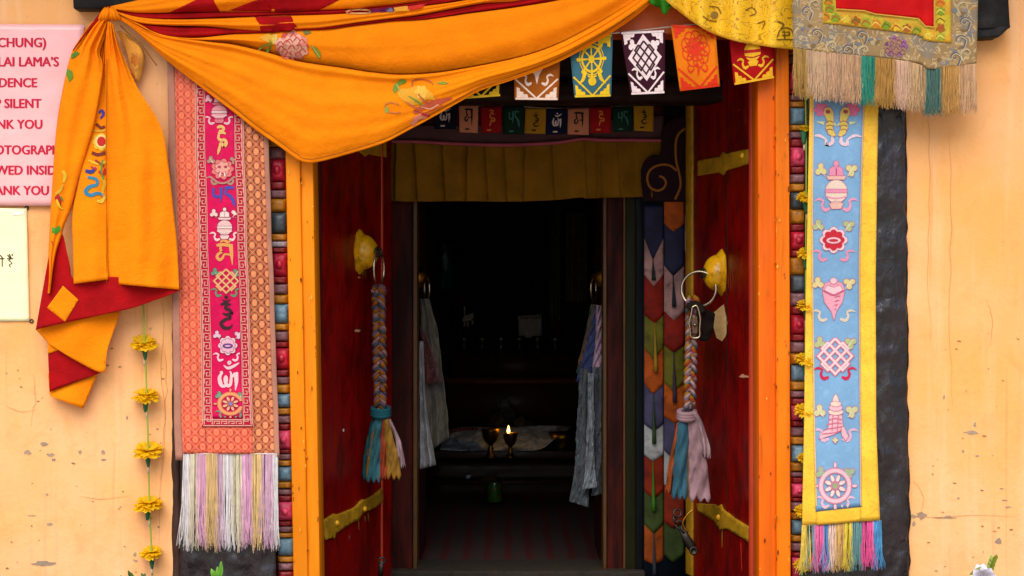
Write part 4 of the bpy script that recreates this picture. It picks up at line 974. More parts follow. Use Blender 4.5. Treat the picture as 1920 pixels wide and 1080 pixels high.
mb = MB(); strip_between(mb, .952, 1.0, P0, P1 + 6, 4, 80, -.002); mb.build('edging', BEIGE, pb, solid=.004)
mb = MB(); strip_between(mb, .268, .755, P0, 801, 24, 110, -.002); mb.build('meander_border', MEA, pb, solid=.002); 
mg = MB(); strip_between(mg, .368, .662, P0, 784, 16, 110, -.004); mg.build('crimson_strip', MAG, pb, solid=.002)
pbb = mb.bvh(); mgb = mg.bvh()
me_ = []
WM = '#eca494'
for s in (.274, .290, .366, .664, .735, .749): me_.append(stroke([(bx(s, y), y) for y in range(P0, 800, 8)], 1.9, WM, 1, False))
y = P0 + 4; 
while y < 780:
    for a, b in ((.300, .352), (.728, .676)):
        f = lambda u, v: (bx(a + (b - a) * u, y + v), y + v)
        me_ += [stroke([f(0, 0), f(1, 0), f(1, 12), f(.36, 12), f(.36, 6), f(.68, 6)], 1.5, WM, 1, False, step=6), stroke([f(0, 0), f(0, 9)], 1.5, WM, 1, False, step=6)]
    y += 17
for yy in (787, 798): me_.append(stroke([(bx(.28 + .47 * i / 20, yy), yy) for i in range(21)], 2, WM, 1, False))
for k in range(4):
    x0 = .385 + k * .07; me_ += [stroke([(bx(x0, 794), 795), (bx(x0, 790), 790), (bx(x0 + .05, 790), 790), (bx(x0 + .05, 794), 794), (bx(x0 + .02, 794), 794)], 1.6, WM, 1, False)]
decal('meander_line', me_, pbb, emb, pb, off=.0008)
V = lambda c: None
for sh, lab in ((xf(e_vase('#f0a0a8', '#f8d8d8', '#e87888', '#f4c0c4', '#f0b0b8'), 411, 205, 29, 27), 'pale pink embroidered vase, topmost'),
                (xf(e_lion('#f08078', '#f4a898', '#b89078', '#c83048'), 417, 317, 30, 28), 'pink embroidered lion-faced blossom'),
                (xf(e_vase('#f6c8c4', '#f8e4dc', '#f4d0cc', '#f8dcd4', '#f8d8d0', '#e890a0'), 421, 421, 28, 29), 'whitish embroidered conch vase'),
                (xf(e_knot('#f4c088', '#e07848', '#6a9a78', '#5a9a70', None, .75), 424, 527, 29, 28), 'ochre embroidered endless knot with green leaves'),
                (xf(e_lotus('#f8d8e0', '#f0b8cc', '#4848b0', '#e8c0d8', '#f8d0dc'), 427, 648, 28, 28), 'white and violet embroidered lotus'),
                (xf(e_wheel('#f4a068', '#f4b088', '#8080b8', '#68a080', '#609878', '#e87850'), 432, 757, 29, 26), 'peach embroidered wheel with green leaves')):
    decal('emblem', outlined(sh, '#9c2848', .8, 1), mgb, emb, pb, label=lab, off=.001, grid=6)
for k, x0, y0, x1, y1, c, lab in (('ni', 396, 236, 432, 290, '#f0c070', 'ochre syllable'), ('pad', 396, 348, 441, 388, '#4848b0', 'blue syllable'), ('me', 404, 449, 441, 497, '#f0a858', 'orange syllable'), ('hum', 404, 554, 444, 616, '#38101c', 'black syllable'), ('om', 408, 676, 452, 732, '#f8ccd0', 'pinkish white syllable')):
    decal('syllable', tib(k, x0, y0, x1, y1, c, 1, 1.3), mgb, emb, pb, label=lab, off=.0012)
cols = [(344, 357, '#e8d4d4', 'white'), (357, 370, '#d0bc90', 'straw'), (370, 386, '#e088b4', 'pink'), (387, 406, '#d8a040', 'golden'), (406, 419, '#b8809c', 'mauve'), (419, 436, '#e8d4d8', 'white'), (436, 453, '#cfc090', 'straw'), (453, 472, '#e488b8', 'pink'), (473, 491, '#dca844', 'golden'), (491, 511, '#c888ac', 'mauve'), (511, 521, '#ecd8d8', 'white')]
fringe(pb, [(a, b, 851 + (a - 340) * .0, 851, 178, c, l + ' tassel') for a, b, c, l in cols], -.056, 0, 5, per=84, sway=2.8, rad=.0008)
mb = MB(); mb.tube([px(341 + i * 6.1, 851, -.058) for i in range(30)], .003, 6); mb.build('fringe_braid', emb('#e8d8d0'), pb)

# second strip of orange brocade showing above the curtain, against the lintel
vb = thing('brocade_valance', 'strip of orange brocade on the lintel above the curtain knot', 'valance', px(345, 20, -.082))
mb = MB(); ruled(mb, [(304,-70),(380,-70)], [(303,14),(382,14)], 12, 12, lambda s, t, x, y: -.081 - .002 * math.sin(s * 6), st=(70, 90)); mb.build('brocade', BR1, vb, solid=.002)

# ------------------------------------------------------------------ blue banner with the eight emblems
bb = thing('emblem_banner', 'long sky blue banner with yellow borders, eight embroidered emblems and bright fringe', 'banner', px(1575, 985, -.055))
YB = scrollcloth('yellow_damask', '#ffc430', '#c88c1c', 3.2, .05, None, .45); BLUE = cloth('sky_blue_silk', '#80acd4', var=.06, rough=.7, second='#90bce0', wear=.3)
L4 = lambda a: (lambda y: next(p[0] + (q[0] - p[0]) * (y - p[1]) / (q[1] - p[1]) for p, q in zip(a, a[1:]) if y <= q[1] or q is a[-1]))
oL = L4([(1520, 100), (1516, 300), (1511, 560), (1508, 800), (1504, 987)]); fL = L4([(1526, 100), (1523, 400), (1524, 560), (1527, 800), (1531, 958)]); fR = L4([(1622, 100), (1616, 300), (1611, 500), (1613, 800), (1614, 948)]); oR = L4([(1649, 100), (1645, 300), (1642, 520), (1643, 800), (1650, 976)])
def d2(x, y): return -.056 - .005 * math.sin((x - 1510) / 135 * math.pi) + .009 * math.sin(y * .011 + 1) + .006 * nz(x, y, .013, 31) + .003 * math.sin(x * .08 + y * .006)
def vs(l, r, y0, y1, n, k, dd, mb=None):
    mb = mb or MB(); rows, uvs = [], []
    for j in range(k + 1):
        t = j / k; rr, uu = [], []
        for i in range(n + 1):
            s = i / n; ya = y0[0] + (y1[0] - y0[0]) * t; yb = y0[1] + (y1[1] - y0[1]) * t; y = ya * (1 - s) + yb * s
            x = l(ya) * (1 - s) + r(yb) * s; rr.append(px(x, y, d2(x, y) + dd)); uu.append((x / 100, -y / 100))
        rows.append(rr); uvs.append(uu)
    mb.grid(rows, uvs, 0, flip=True); return mb
mb = vs(oL, fL, (110, 110), (987, 985), 6, 90, 0); vs(fR, oR, (110, 110), (978, 976), 6, 90, 0, mb); vs(fL, fR, (957, 948), (985, 978), 14, 5, 0, mb)
mb.build('border', YB, bb, solid=.004)
fm = vs(lambda y: fL(y) - 1.5, lambda y: fR(y) + 1.5, (110, 110), (959, 950), 14, 90, -.0022); fm.build('blue_field', BLUE, bb, solid=.003)
fb = fm.bvh()
decal('piping', [stroke([(fL(y), y) for y in range(120, 956, 12)], 2.6, '#f0c890', 1, False), stroke([(fR(y), y) for y in range(120, 950, 12)], 2.2, '#e8b890', 1, False)], fb, emb, bb, off=.001)
PK, PW, YL, GR = '#f0a8c0', '#f4dce4', '#e8d078', '#b8c888'
for sh, lab in ((xf(e_fish('#e8d060', '#e0e0a0', '#f078a8', '#f0d0dc', '#b05030'), 1569, 233, 46, 38), 'pair of yellow fish'),
                (xf(e_vase('#f4dcc8', '#f098b8', '#f4c0b0', '#f0a0c0', '#e0d890'), 1568, 350, 40, 44), 'pink and cream treasure vase'),
                (xf(e_lotus('#f8d8d8', '#d01830', '#f8d0d0', GR, '#f098b8'), 1563, 450, 40, 38), 'red lotus with white rim'),
                (xf(e_conch('#f4a8bc', '#f8d0d8', '#e8d890', '#e4d4c0', '#d85880'), 1563, 561, 41, 40), 'pink conch shell'),
                (xf(e_knot('#f8d8dc', '#e07890', GR, '#d81848'), 1566, 668, 40, 42), 'pink endless knot with red ribbons'),
                (xf(e_banner('#f8c0cc', '#f8d8c8', '#d8d8a0', '#e8b8d0', '#e07090'), 1567, 782, 42, 44), 'pink victory banner'),
                (xf(e_wheel('#f8ccd8', '#f8e4dc', '#a0b888', '#a8c098', '#f0c0d4', '#e090a8'), 1566, 911, 37, 40), 'pale pink wheel')):
    decal('emblem', outlined(sh, '#d87898', .9, 1), fb, emb, bb, label=lab, off=.001, grid=6)
cols = [(1504, 1518, '#e8c848', 'yellow'), (1517, 1528, '#6c8c98', 'grey-blue'), (1527, 1543, '#f060a0', 'pink'), (1542, 1553, '#5c8cc8', 'blue'), (1553, 1567, '#e8c4b4', 'cream'), (1566, 1586, '#d8a858', 'tan'), (1584, 1598, '#e0c428', 'yellow'), (1597, 1616, '#5c8c90', 'grey-green'), (1616, 1637, '#ec4c94', 'hot pink'), (1635, 1652, '#3c8cc4', 'blue')]
fringe(bb, [(a, b, 986 - (a - 1504) * .065, 986 - (b - 1504) * .065, 90, c, l + ' tassel') for a, b, c, l in cols], -.058, 0, 8, per=74, sway=3.2, rad=.0009, bright=False)

# ------------------------------------------------------------------ framed brocade valance with long fringe, upper corner
cv = thing('fringed_valance', 'red centred brocade hanging with cloud-patterned border and long straw fringe', 'hanging', px(1660, 120, -.11))
CLOUD = scrollcloth('grey_cloud_brocade', '#a08050', '#d8bc88', 3.0, .06, '#7c7468', .6); GGREEN = scrollcloth('gold_green_brocade', '#d8a010', '#8a7a10', 4, .05, '#c0b418', .5); REDS = cloth('scarlet_silk', '#d80c10', var=.12, rough=.6)
botx = [(1487, 91), (1560, 100), (1640, 108), (1690, 114), (1728, 120), (1742, 129), (1780, 126), (1831, 120)]
def d3(x, y): return -.115 - .012 * math.sin((x - 1490) * .027) - .014 * math.exp(-((x - 1738) / 16) ** 2) + .003 * nz(x, y, .03, 41)
def pane(A, B, n, k, dd, mat, name, lab=None):
    mb = MB(); ruled(mb, A, B, n, k, lambda s, t, x, y: d3(x, y) + dd); mb.build(name, mat, cv, lab, solid=.003); return mb
cloudm = pane([(1484, -90), (1836, -90)], botx, 70, 40, 0, CLOUD, 'cloud_border')
inn = pane([(1540, -90), (1782, -90)], [(1543, 43), (1575, 46), (1640, 54), (1700, 62), (1722, 66), (1738, 76), (1784, 80)], 50, 26, -.004, GGREEN, 'gold_border')
redm = pane([(1566, -90), (1752, -90)], [(1568, 17), (1620, 20), (1640, 26), (1700, 32), (1722, 34), (1734, 48), (1752, 51)], 40, 22, -.008, REDS, 'red_field')
cb = cloudm.bvh()
fo = []
for k, (x, y) in enumerate([(1548 + 19 * i, 30 + i * 2.9) for i in range(10)] + [(1764, 5 + 16 * i) for i in range(5)] + [(1554, 2), (1556, 16), (1742, 66)]):
    c_ = ('#e88810', '#88a818', '#f4c830', '#b86410', '#a8b028')[k % 5]
    fo += [flower(x, y, 9, 4 + k % 3, c_, 1, .35, k), stroke([(x - 9, y + 5), (x - 2, y - 3), (x + 8, y + 4)], (1, 3, 1), ('#6c7a14', '#c85a10', '#f8dc60')[k % 3], 2, step=3)]
decal('woven_leaf', fo, inn.bvh(), emb, cv, label='green and orange woven leaves', off=.001, grid=5)
decal('brocade_flower', peony(1680, 88, 22, '#7a4878', '#a86a98', '#b88868', 5, 11, .9), cb, emb, cv, label='mauve woven peony', off=.001, grid=5)
sw_ = []
for x, y, s in ((1530, 62, 1), (1560, 84, -1), (1615, 66, 1), (1620, 92, -1), (1790, 106, 1), (1812, 98, -1), (1808, 40, 1), (1806, 10, -1), (1512, 20, 1), (1528, 6, -1), (1800, 74, 1), (1588, 92, 1)):
    q = [(x + s * r * math.cos(a), y + r * .8 * math.sin(a)) for r, a in ((3, 0), (5, 1.6), (7, 3.1), (9, 4.7), (11, 6.2), (15, 7.2), (22, 7.6))]
    sw_ += [stroke(q, (2, 3.5, 3), '#6c6878' if s > 0 else '#c8b088', 2, step=3), stroke([(a + 1.5, b + 2) for a, b in q], (1, 1.6, 1), '#e0cca0', 3, step=3)]
R_ = random.Random(4)
for x, y, s in ((1510, 48, 1), (1550, 70, -1), (1575, 100, 1), (1640, 74, -1), (1800, 20, -1), (1815, 58, 1), (1770, 112, -1), (1520, 80, -1), (1600, 82, 1), (1795, 92, -1)):
    for k in range(4):
        a = k * 1.1; sw_.append(ell(x + s * 9 * math.cos(a), y + 7 * math.sin(a), R_.uniform(4, 7), R_.uniform(2.5, 4.5), ('#84848c', '#c4b088', '#8c7048', '#9c9088'.lower())[(k + int(x)) % 4], 1, 10, a))
decal('cloud_scroll', sw_, cb, emb, cv, off=.001)
decal('piping', [stroke([(1487, 38), (1545, 44), (1640, 54), (1722, 66), (1738, 77), (1784, 81)], 2, '#6a5020', 1), stroke([(1568, 17), (1620, 20), (1640, 26), (1722, 35), (1735, 49), (1752, 51), (1752, -30)], 2.4, '#e8b040', 1, False)], inn.bvh(), emb, cv, off=.0056)
cols = [(1488, 1513, '#b88a3c', 'gold'), (1512, 1548, '#d8b088', 'peach straw'), (1548, 1582, '#d0a47c', 'straw'), (1582, 1616, '#cfa074', 'straw'), (1615, 1641, '#1f8a70', 'teal green'), (1642, 1678, '#bc8634', 'ochre'), (1676, 1706, '#dcb090', 'peach'), (1704, 1736, '#c8a070', 'straw'), (1737, 1765, '#3c6a60', 'dark teal'), (1764, 1801, '#c48c40', 'ochre'), (1799, 1830, '#d8a878', 'peach')]
yb = lambda x: next(p[1] + (q[1] - p[1]) * (x - p[0]) / (q[0] - p[0]) for p, q in zip(botx, botx[1:]) if x <= q[0] or q is botx[-1])
fringe(cv, [(a, b, yb(a), yb(b), 92, c, l + ' tassel') for a, b, c, l in cols], -.122, 0, 11, per=84, sway=1.8, rad=.0008, splay=.4, bright=False)

# ------------------------------------------------------------------ yellow damask cloth draped next to it, with a green scarf end
yc = thing('damask_cloth', 'yellow damask cloth fanned over the corner of the door lintel', 'cloth', px(1380, 60, -.1))
YD = scrollcloth('yellow_fan_damask', '#ffc200', '#9c6408', 4.2, .05, None, .8)
mb = MB(); ruled(mb, [(1232, -60), (1400, -80), (1496, -80)], [(1246, 0), (1275, 22), (1300, 42), (1336, 62), (1375, 76), (1430, 86), (1488, 93)], 90, 30, lambda s, t, x, y: -.088 - .018 * math.sin(s * 24) * (.3 + t) - .012 * t + .003 * nz(x, y, .03, 51)); mb.build('cloth', YD, yc, solid=.003)
ydb = mb.bvh()
decal('hem', [stroke([(1246, -2), (1275, 19), (1300, 39), (1336, 59), (1375, 73), (1430, 83), (1487, 90)], 3, '#e8a818', 1), stroke([(1457, 70), (1462, 58), (1472, 52), (1484, 56), (1488, 70)], 2, '#7c5a10', 2), stroke([(1456, 74), (1488, 74)], 2, '#7c5a10', 2), stroke([(1466, 60), (1480, 60), (1480, 66), (1466, 66)], 2, '#7c5a10', 2, False), stroke([(1470, 56), (1472, 72)], 2, '#7c5a10', 2), stroke([(1458, 40), (1470, 46), (1464, 54)], 3, '#8a6410', 2), ell(1340, 28, 7, 7, '#a8823c', 2), stroke([(1330, 12), (1346, 14), (1352, 26)], 2, '#8a6410', 2), stroke([(1318, 30), (1330, 38), (1344, 40)], 2, '#8a6410', 2), stroke([(1398, 20), (1410, 14), (1418, 24), (1406, 30)], 2, '#8a6410', 2), stroke([(1420, 44), (1434, 40), (1430, 52)], 2, '#8a6410', 2)], ydb, emb, yc, off=.001)
gs = MB(); GREEN = cloth('leaf_green_silk', '#2f7c14', var=.3, rough=.5)
ruled(gs, [(1212, -40), (1240, -46), (1262, -40)], [(1216, 5), (1238, 14), (1258, 8)], 14, 14, lambda s, t, x, y: -.10 - .01 * math.sin(s * 9)); ruled(gs, [(1236, 0), (1248, -2), (1262, -2)], [(1240, 24), (1249, 27), (1256, 14)], 8, 8, lambda s, t, x, y: -.108 - .006 * math.sin(s * 6)); 
tag(gs.build('silk_scarf', GREEN, solid=.003, loc=px(1240, 10, -.1)), 'bunched leaf green silk scarf end between orange curtain and yellow damask', 'scarf')
# ------------------------------------------------------------------ big printed flags strung under the lintel
fl = thing('flag_bunting', 'string of large printed flags with lucky emblems hanging under the orange lintel', 'bunting', px(1200, 60, -.04))
FM = lambda hx: cloth('flag_' + hx.strip('#'), hx, var=.10, rough=.75, weave=.3)
cord = smooth_curve([(800, 84), (900, 82), (1000, 76), (1100, 68), (1200, 57), (1300, 46), (1400, 40), (1500, 34)], 60)
mb = MB(); mb.tube([px(x, y, -.040) for x, y in cord], .0022, 6); mb.build('cord', cloth('white_tape', '#d8c8b8'), fl)
def corner(q, u0, v0, su, sv, c, l=2):
    f = lambda u, v: q(u0 + su * u, v0 + sv * v)
    return [poly([f(0, 0), f(.26, 0), f(.24, .05), f(.16, .055), f(.15, .09), f(.08, .10), f(.07, .15), f(0, .17)], c, l)]
def bigflag(TL, TR, BR, BL, ground, ink_, emblem, lab, d, bulge=.012):
    q = lambda u, v: ((TL[0]*(1-u)+TR[0]*u)*(1-v) + (BL[0]*(1-u)+BR[0]*u)*v, (TL[1]*(1-u)+TR[1]*u)*(1-v) + (BL[1]*(1-u)+BR[1]*u)*v)
    mb = MB(); rows, uvs = [], []
    for j in range(17):
        r, u_ = [], []
        for i in range(13):
            u, v = i / 12, j / 16; x, y = q(u, v)
            r.append(px(x, y, d - bulge * math.sin(v * 2.6) + .006 * math.sin(u * 5 + TL[0]) * v - .01 * (1 if u in (0, 1) else 0) * 0)); u_.append((x / 100, -y / 100))
        rows.append(r); uvs.append(u_)
    mb.grid(rows, uvs, 0, flip=True)
    f = mb.build('flag', FM(ground), fl, lab, solid=.0015); b = mb.bvh()
    sh = []
    for (a, c_) in (((.02, .02), (.98, .02)), ((.98, .02), (.98, .98)), ((.98, .98), (.02, .98)), ((.02, .98), (.02, .02))): sh.append(stroke([q(*a), q(*c_)], 4, ink_, 2, False))
    sh += [stroke([q(.03, .66), q(.5, .975)], 3.2, ink_, 2, False), stroke([q(.97, .66), q(.5, .975)], 3.2, ink_, 2, False)]
    for u0, v0, su, sv in ((.05, .04, 1, 1), (.95, .04, -1, 1), (.05, .96, 1, -1), (.95, .96, -1, -1)): sh += corner(q, u0, v0, su, sv, ink_)
    e = [(k, g, c, l) for k, g, c, l in emblem]
    fu = lambda p: q(.5 + p[0] * .37, .42 + p[1] * .33)
    sh += skewed(e, fu)
    decal('print', sh, b, ink, f, off=.0008)
def mono(shapes, a, b): 
    return [(k, g, a if l <= 2 or (l % 2 == 0) else b, l) for k, g, c, l in shapes]
bigflag((858, 78), (944, 76), (939, 180), (866, 186), '#14100e', '#f0c020', [], 'black flag with yellow print, mostly hidden', -.044)
bigflag((962, 74), (1052, 70), (1047, 188), (965, 187), '#a85812', '#f4d4c0', mono(e_conch('a', 'b', 'c', 'd', 'e'), '#f4d4c0', '#a85812'), 'brown flag with whitish print', -.046)
bigflag((1066, 70), (1149, 64), (1146, 181), (1077, 183), '#3f6f7c', '#f0c418', p_wheel('#f0c418'), 'teal flag with yellow wheel', -.050)
bigflag((1163, 60), (1247, 56), (1247, 175), (1183, 178), '#3f1226', '#f6e0e0', mono(e_knot('a', 'b', 'c', 'd', 'g'), '#f6e0e0', '#3f1226'), 'dark purple flag with white endless knot', -.052)
bigflag((1258, 46), (1341, 50), (1350, 162), (1275, 171), '#f47f0c', '#e8300c', p_lotus('#e8300c', '#f47f0c'), 'orange flag with red lotus', -.054, .02)
bigflag((1365, 44), (1450, 42), (1453, 146), (1376, 160), '#b80c14', '#f4b81c', mono(e_vase('a', 'b', 'c', 'd', 'e', 'f'), '#f4b81c', '#b80c14'), 'red flag with yellow vase', -.052)

# ------------------------------------------------------------------ small prayer flags over the inner door
sf = thing('prayer_flags', 'string of small coloured prayer flags above the olive valance in the passage', 'prayer flags', px(1030, 200, .80))
mb = MB(); mb.tube([px(x, y, .80) for x, y in smooth_curve([(740, 190), (860, 197), (960, 199), (1045, 203), (1130, 201), (1226, 195), (1300, 188)], 40)], .002, 5); mb.build('cord', ink('#b0a090'), sf)
SF = [(814, 856, 194, 242, '#0c1226', '#d8c8c8', 'om'), (860, 897, 196, 248, '#d88c6c', '#20100c', 'ma'), (901, 941, 199, 250, '#9c1018', '#e08030', 'ni'), (943, 983, 199, 252, '#123024', '#3a7a70', 'pad'), (985, 1024, 203, 250, '#b0821c', '#2a1c0c', 'hum'),
      (1025, 1064, 204, 253, '#0c1638', '#e0d0d4', 'om'), (1065, 1105, 203, 252, '#d88c6c', '#20100c', 'ma'), (1106, 1146, 201, 249, '#a8121c', '#e88030', 'ni'), (1148, 1187, 200, 248, '#123226', '#3a7a70', 'pad'), (1188, 1226, 196, 245, '#b8881c', '#2a1c0c', 'hum')]
nm_ = {'#0c1226': 'navy flag, first of the string', '#d88c6c': 'salmon pink flag', '#9c1018': 'red flag', '#123024': 'dark green flag', '#b0821c': 'mustard flag', '#0c1638': 'navy flag', '#a8121c': 'red flag', '#123226': 'dark green flag', '#b8881c': 'mustard flag, last of the string'}
for i, (x0, x1, y0, y1, c, k, t) in enumerate(SF):
    mb = MB(); ruled(mb, [(x0, y0), (x1, y0 - 1)], [(x0 + 2 * math.sin(i), y1), (x1 - 1, y1 + 2 * math.sin(i * 2.2))], 8, 10, lambda s, t, x, y: .795 - .012 * math.sin(t * 2.4) * (1 + .5 * math.sin(i)) + .004 * math.sin(s * 5 + i) * t)
    f = mb.build('flag', FM(c), sf, nm_[c], solid=.001)
    decal('print', tib(t, x0 + 10, y0 + 7, x1 - 9, y1 - 13, k, 1, 1.15) + [stroke([(x0 + 12, y1 - 6), (x0 + 20, y1 - 6)], 3, k, 1)], mb.bvh(), ink, f, off=.0008)

# ------------------------------------------------------------------ olive pleated valance over the inner door
ov = thing('pleated_valance', 'olive pleated cloth valance with pink top trim over the inner doorway', 'valance', px(985, 320, .93))
OLIVE = cloth('olive_cotton', '#8a6010', var=.2); 
vt = [(722, 263), (780, 264), (860, 268), (950, 270), (1040, 266), (1090, 259), (1130, 261), (1180, 261), (1244, 262)]; vbm = [(722, 376), (780, 378), (860, 377), (950, 378), (1040, 375), (1090, 370), (1100, 372), (1160, 370), (1244, 369)]
PLT = [742, 776, 828, 876, 908, 944, 984, 1034, 1096, 1122, 1158, 1196, 1222]
def dv(s, t, x, y):
    a = .925
    for k, p in enumerate(PLT):
        e = x - (p + (y - 262) * (.06 if k % 3 else -.02))
        if 0 <= e < 30: a -= .024 * (1 - e / 30)
    return a - .02 * t + .002 * nz(x, y, .04, 3)
mb = MB(); ruled(mb, vt, vbm, 300, 16, dv); mb.build('pleated_cloth', OLIVE, ov, solid=.002)
mb = MB(); ruled(mb, [(x, y - 2) for x, y in vt], [(x, y + 5) for x, y in vt], 80, 4, lambda s, t, x, y: .902 - .006 * math.sin(t * 3)); mb.build('trim', cloth('pink_braid', '#b8586c'), ov, solid=.003)
mb = MB(); ruled(mb, [(722, 236), (1000, 232), (1244, 216)], [(x, y - 1) for x, y in vt], 80, 10, lambda s, t, x, y: .918 - .006 * math.sin(s * 30) * t); mb.build('band', cloth('grey_mauve_band', '#5c4044'), ov, solid=.002)
mb = MB(); ruled(mb, [(722, 190), (1244, 186)], [(722, 236), (1000, 232), (1244, 216)], 40, 6, lambda s, t, x, y: .93); mb.build('backing', cloth('wine_backing', '#4a1018'), ov, solid=.002)

# ------------------------------------------------------------------ patchwork column hanging beside the inner door
pk = thing('patchwork_banner', 'patchwork hanging of pointed silk tabs below a dark scroll-topped head beside the inner door', 'banner', px(1245, 1060, .9))
mb = MB(); mb.slab([(1205, 330), (1300, 330), (1302, 1090), (1207, 1090)], .915, .925); mb.build('backing', cloth('dark_blue_backing', '#14202c'), pk)
TABC = {'navy': '#2a2a48', 'pale': '#b88c88', 'red': '#8c1c10', 'olive': '#6c681c', 'orange': '#b85414', 'slate': '#4c4868', 'white': '#b0b4b4', 'rust': '#86260e', 'green': '#3c4c20', 'brown': '#9c4810'}
TM = {k: cloth('silk_' + k, v, var=.35, rough=.6, second='#1c1410', wear=.5, k=.8) for k, v in TABC.items()}
def tabs(x0, x1, items, d, seed):
    n = len(items); J = random.Random(seed); items = [(c, ys + J.uniform(-5, 5), yt + J.uniform(-3, 5), tc) for c, ys, yt, tc in items]
    for i, (c, ys, yt, tc) in enumerate(items):   # shoulder y, tip y
        dd = d + .0022 * i; y0 = items[i - 1][1] - 30 if i else ys - 60
        xm = (x0 + x1) / 2 + J.uniform(-2, 2); mb = MB()
        ruled(mb, [(x0, y0), (xm, y0), (x1, y0)], [(x0, ys), (xm, yt), (x1, ys)], 10, 12, lambda s, t, x, y: dd - .004 * math.sin(s * 3.14) - .003 * t + .002 * nz(x, y, .06, seed + i), smooth=False)
        tb = mb.build('tab', TM[c], pk, c + ' silk tab', solid=.0015)
        if tc:
            L = tc[1]; m2 = MB(); m2.tube([px(xm + k * .3, yt - 2 + L * k / 6, dd - .012) for k in range(7)], [.0016, .002, .0035, .005, .0065, .008, .009], 7)
            m2.build('tassel', emb(tc[0]), tb)
tabs(1208, 1244, [('navy', 450, 484, ('#10241c', 40)), ('pale', 512, 538, None), ('red', 590, 606, ('#a88018', 92)), ('olive', 650, 672, None), ('orange', 724, 742, ('#2c4420', 95)), ('slate', 792, 808, None), ('white', 850, 868, ('#3c7c10', 95)), ('rust', 920, 934, None), ('green', 985, 996, ('#28303c', 80)), ('brown', 1046, 1062, None)], .895, 1)
tabs(1245, 1283, [('orange', 415, 430, None), ('navy', 502, 520, ('#0c2434', 60)), ('pale', 580, 598, None), ('red', 645, 662, ('#3c2840', 95)), ('olive', 716, 733, None), ('orange', 780, 796, ('#8c1810', 60)), ('slate', 845, 862, None), ('white', 905, 920, None), ('rust', 975, 990, None), ('green', 1040, 1056, None)], .893, 2)
tabs(1284, 1300, [('navy', 405, 415, None), ('pale', 470, 500, None), ('red', 560, 575, None), ('brown', 640, 655, None), ('slate', 760, 780, None), ('rust', 900, 920, None)], .897, 3)
hd = [(1206, 378), (1202, 340), (1202, 318), (1208, 302), (1220, 292), (1238, 290), (1240, 272), (1240, 250), (1248, 232), (1262, 222), (1282, 218), (1300, 204), (1306, 190), (1306, 378)]
HB = MB(); HB.slab([(1190, 170), (1320, 170), (1320, 390), (1190, 390)], .880, .881)
decal('scroll_head', [poly(hd, 'n', 0)], HB.bvh(), lambda c: cloth('dark_plum_felt', '#2a141c', var=.3), pk, off=.002, solid=.012, grid=8)
decal('scroll_cord', [stroke([(1296, 241), (1282, 243), (1270, 256), (1267, 280), (1269, 306), (1275, 330), (1276, 350), (1266, 374)], 4.4, '#a8661c', 1), stroke([(1269, 320), (1256, 310), (1238, 309), (1222, 316), (1214, 330), (1217, 348), (1230, 357), (1243, 354), (1249, 343), (1244, 333), (1236, 330)], 4.4, '#a8661c', 1)], HB.bvh(), emb, pk, off=.006, solid=.003, grid=6)

# ------------------------------------------------------------------ braided scarf ropes on the door rings
def braid(name, lab, x0, y0, x1, y1, d, wpx, cols, tails, knot, seed, cat='rope'):
    t = thing(name, lab, cat, px(x0, y0, d), 'braided cloth ropes on the door rings')
    n = 120; k = (D + d) / D * S; W = wpx * k / 2; nper = (y1 - y0) / 46.0
    R = random.Random(seed)
    mats = {c: cloth('scarf_' + c.strip('#'), c, var=.35, rough=.8, k=.62, weave=.8, second='#2c2420', wear=.4) for c in set(cols)}
    for s in range(3):
        for q in range(3):
            mb = MB(); pts, rad = [], []
            for i in range(n + 1):
                a = i / n; th = 2 * math.pi * nper * a + s * 2 * math.pi / 3
                p = px(x0 + (x1 - x0) * a, y0 + (y1 - y0) * a, d)
                off = (q - 1) * W * .34
                tw = th * .5
                p.x += W * .60 * math.sin(th) + off * math.cos(tw * .3) * .45
                p.y += -W * .50 * math.sin(2 * th) - (q == 1) * W * .12
                p.z += off * .9
                pts.append(p); rad.append(W * (.33 + .07 * mnoise.noise(Vector((i * .35, q * 4, s)))))
            mb.tube(pts, rad, 8, 0, flat=.8); mb.build('braid', mats[cols[(s * 3 + q) % len(cols)]], t)
    kx, ky, kr = knot
    kb = MB()
    for j in range(3):
        kb.tube([px(kx + kr * math.cos(a), ky + kr * .32 * math.sin(a * 1.0) + (j - 1) * 5, d - kr * k * math.sin(a) * .95) for a in [2 * math.pi * i / 16 for i in range(17)]], .010, 8)
    kb.build('knot', cloth('knot_' + tails[0][0].strip('#'), tails[0][0], var=.2, k=.6), t)
    for c, topw, pts, ws, dd, lb in tails:
        mb = MB(); rows = []; cp = smooth_curve(pts, 24); uvs = []
        for j, (x, y) in enumerate(cp):
            u = j / 24; ww = ws[0] + (ws[1] - ws[0]) * u ** .8
            rows.append([px(x + (i / 14 - .5) * ww, y + 5 * math.sin(i * 1.3 + len(rows) * 0 + ww) * u, d + dd - .012 * math.sin(math.pi * i / 14) - .005 * math.sin(i * .62 + u * 2.5 + ww) * (.3 + u) + .005 * mnoise.noise(Vector((i * .3, u * 5, ww)))) for i in range(15)])
            uvs.append([((x + (i / 14 - .5) * ww) / 100, -y / 100) for i in range(15)])
        mb.grid(rows, uvs, 0, flip=True); mb.build('scarf_tail', cloth('scarf_tail_' + c.strip('#'), c, var=.3, rough=.65, k=.62), t, lb, solid=.003)
    return t
ld = lring.y - .01; rd_ = rring.y - .045
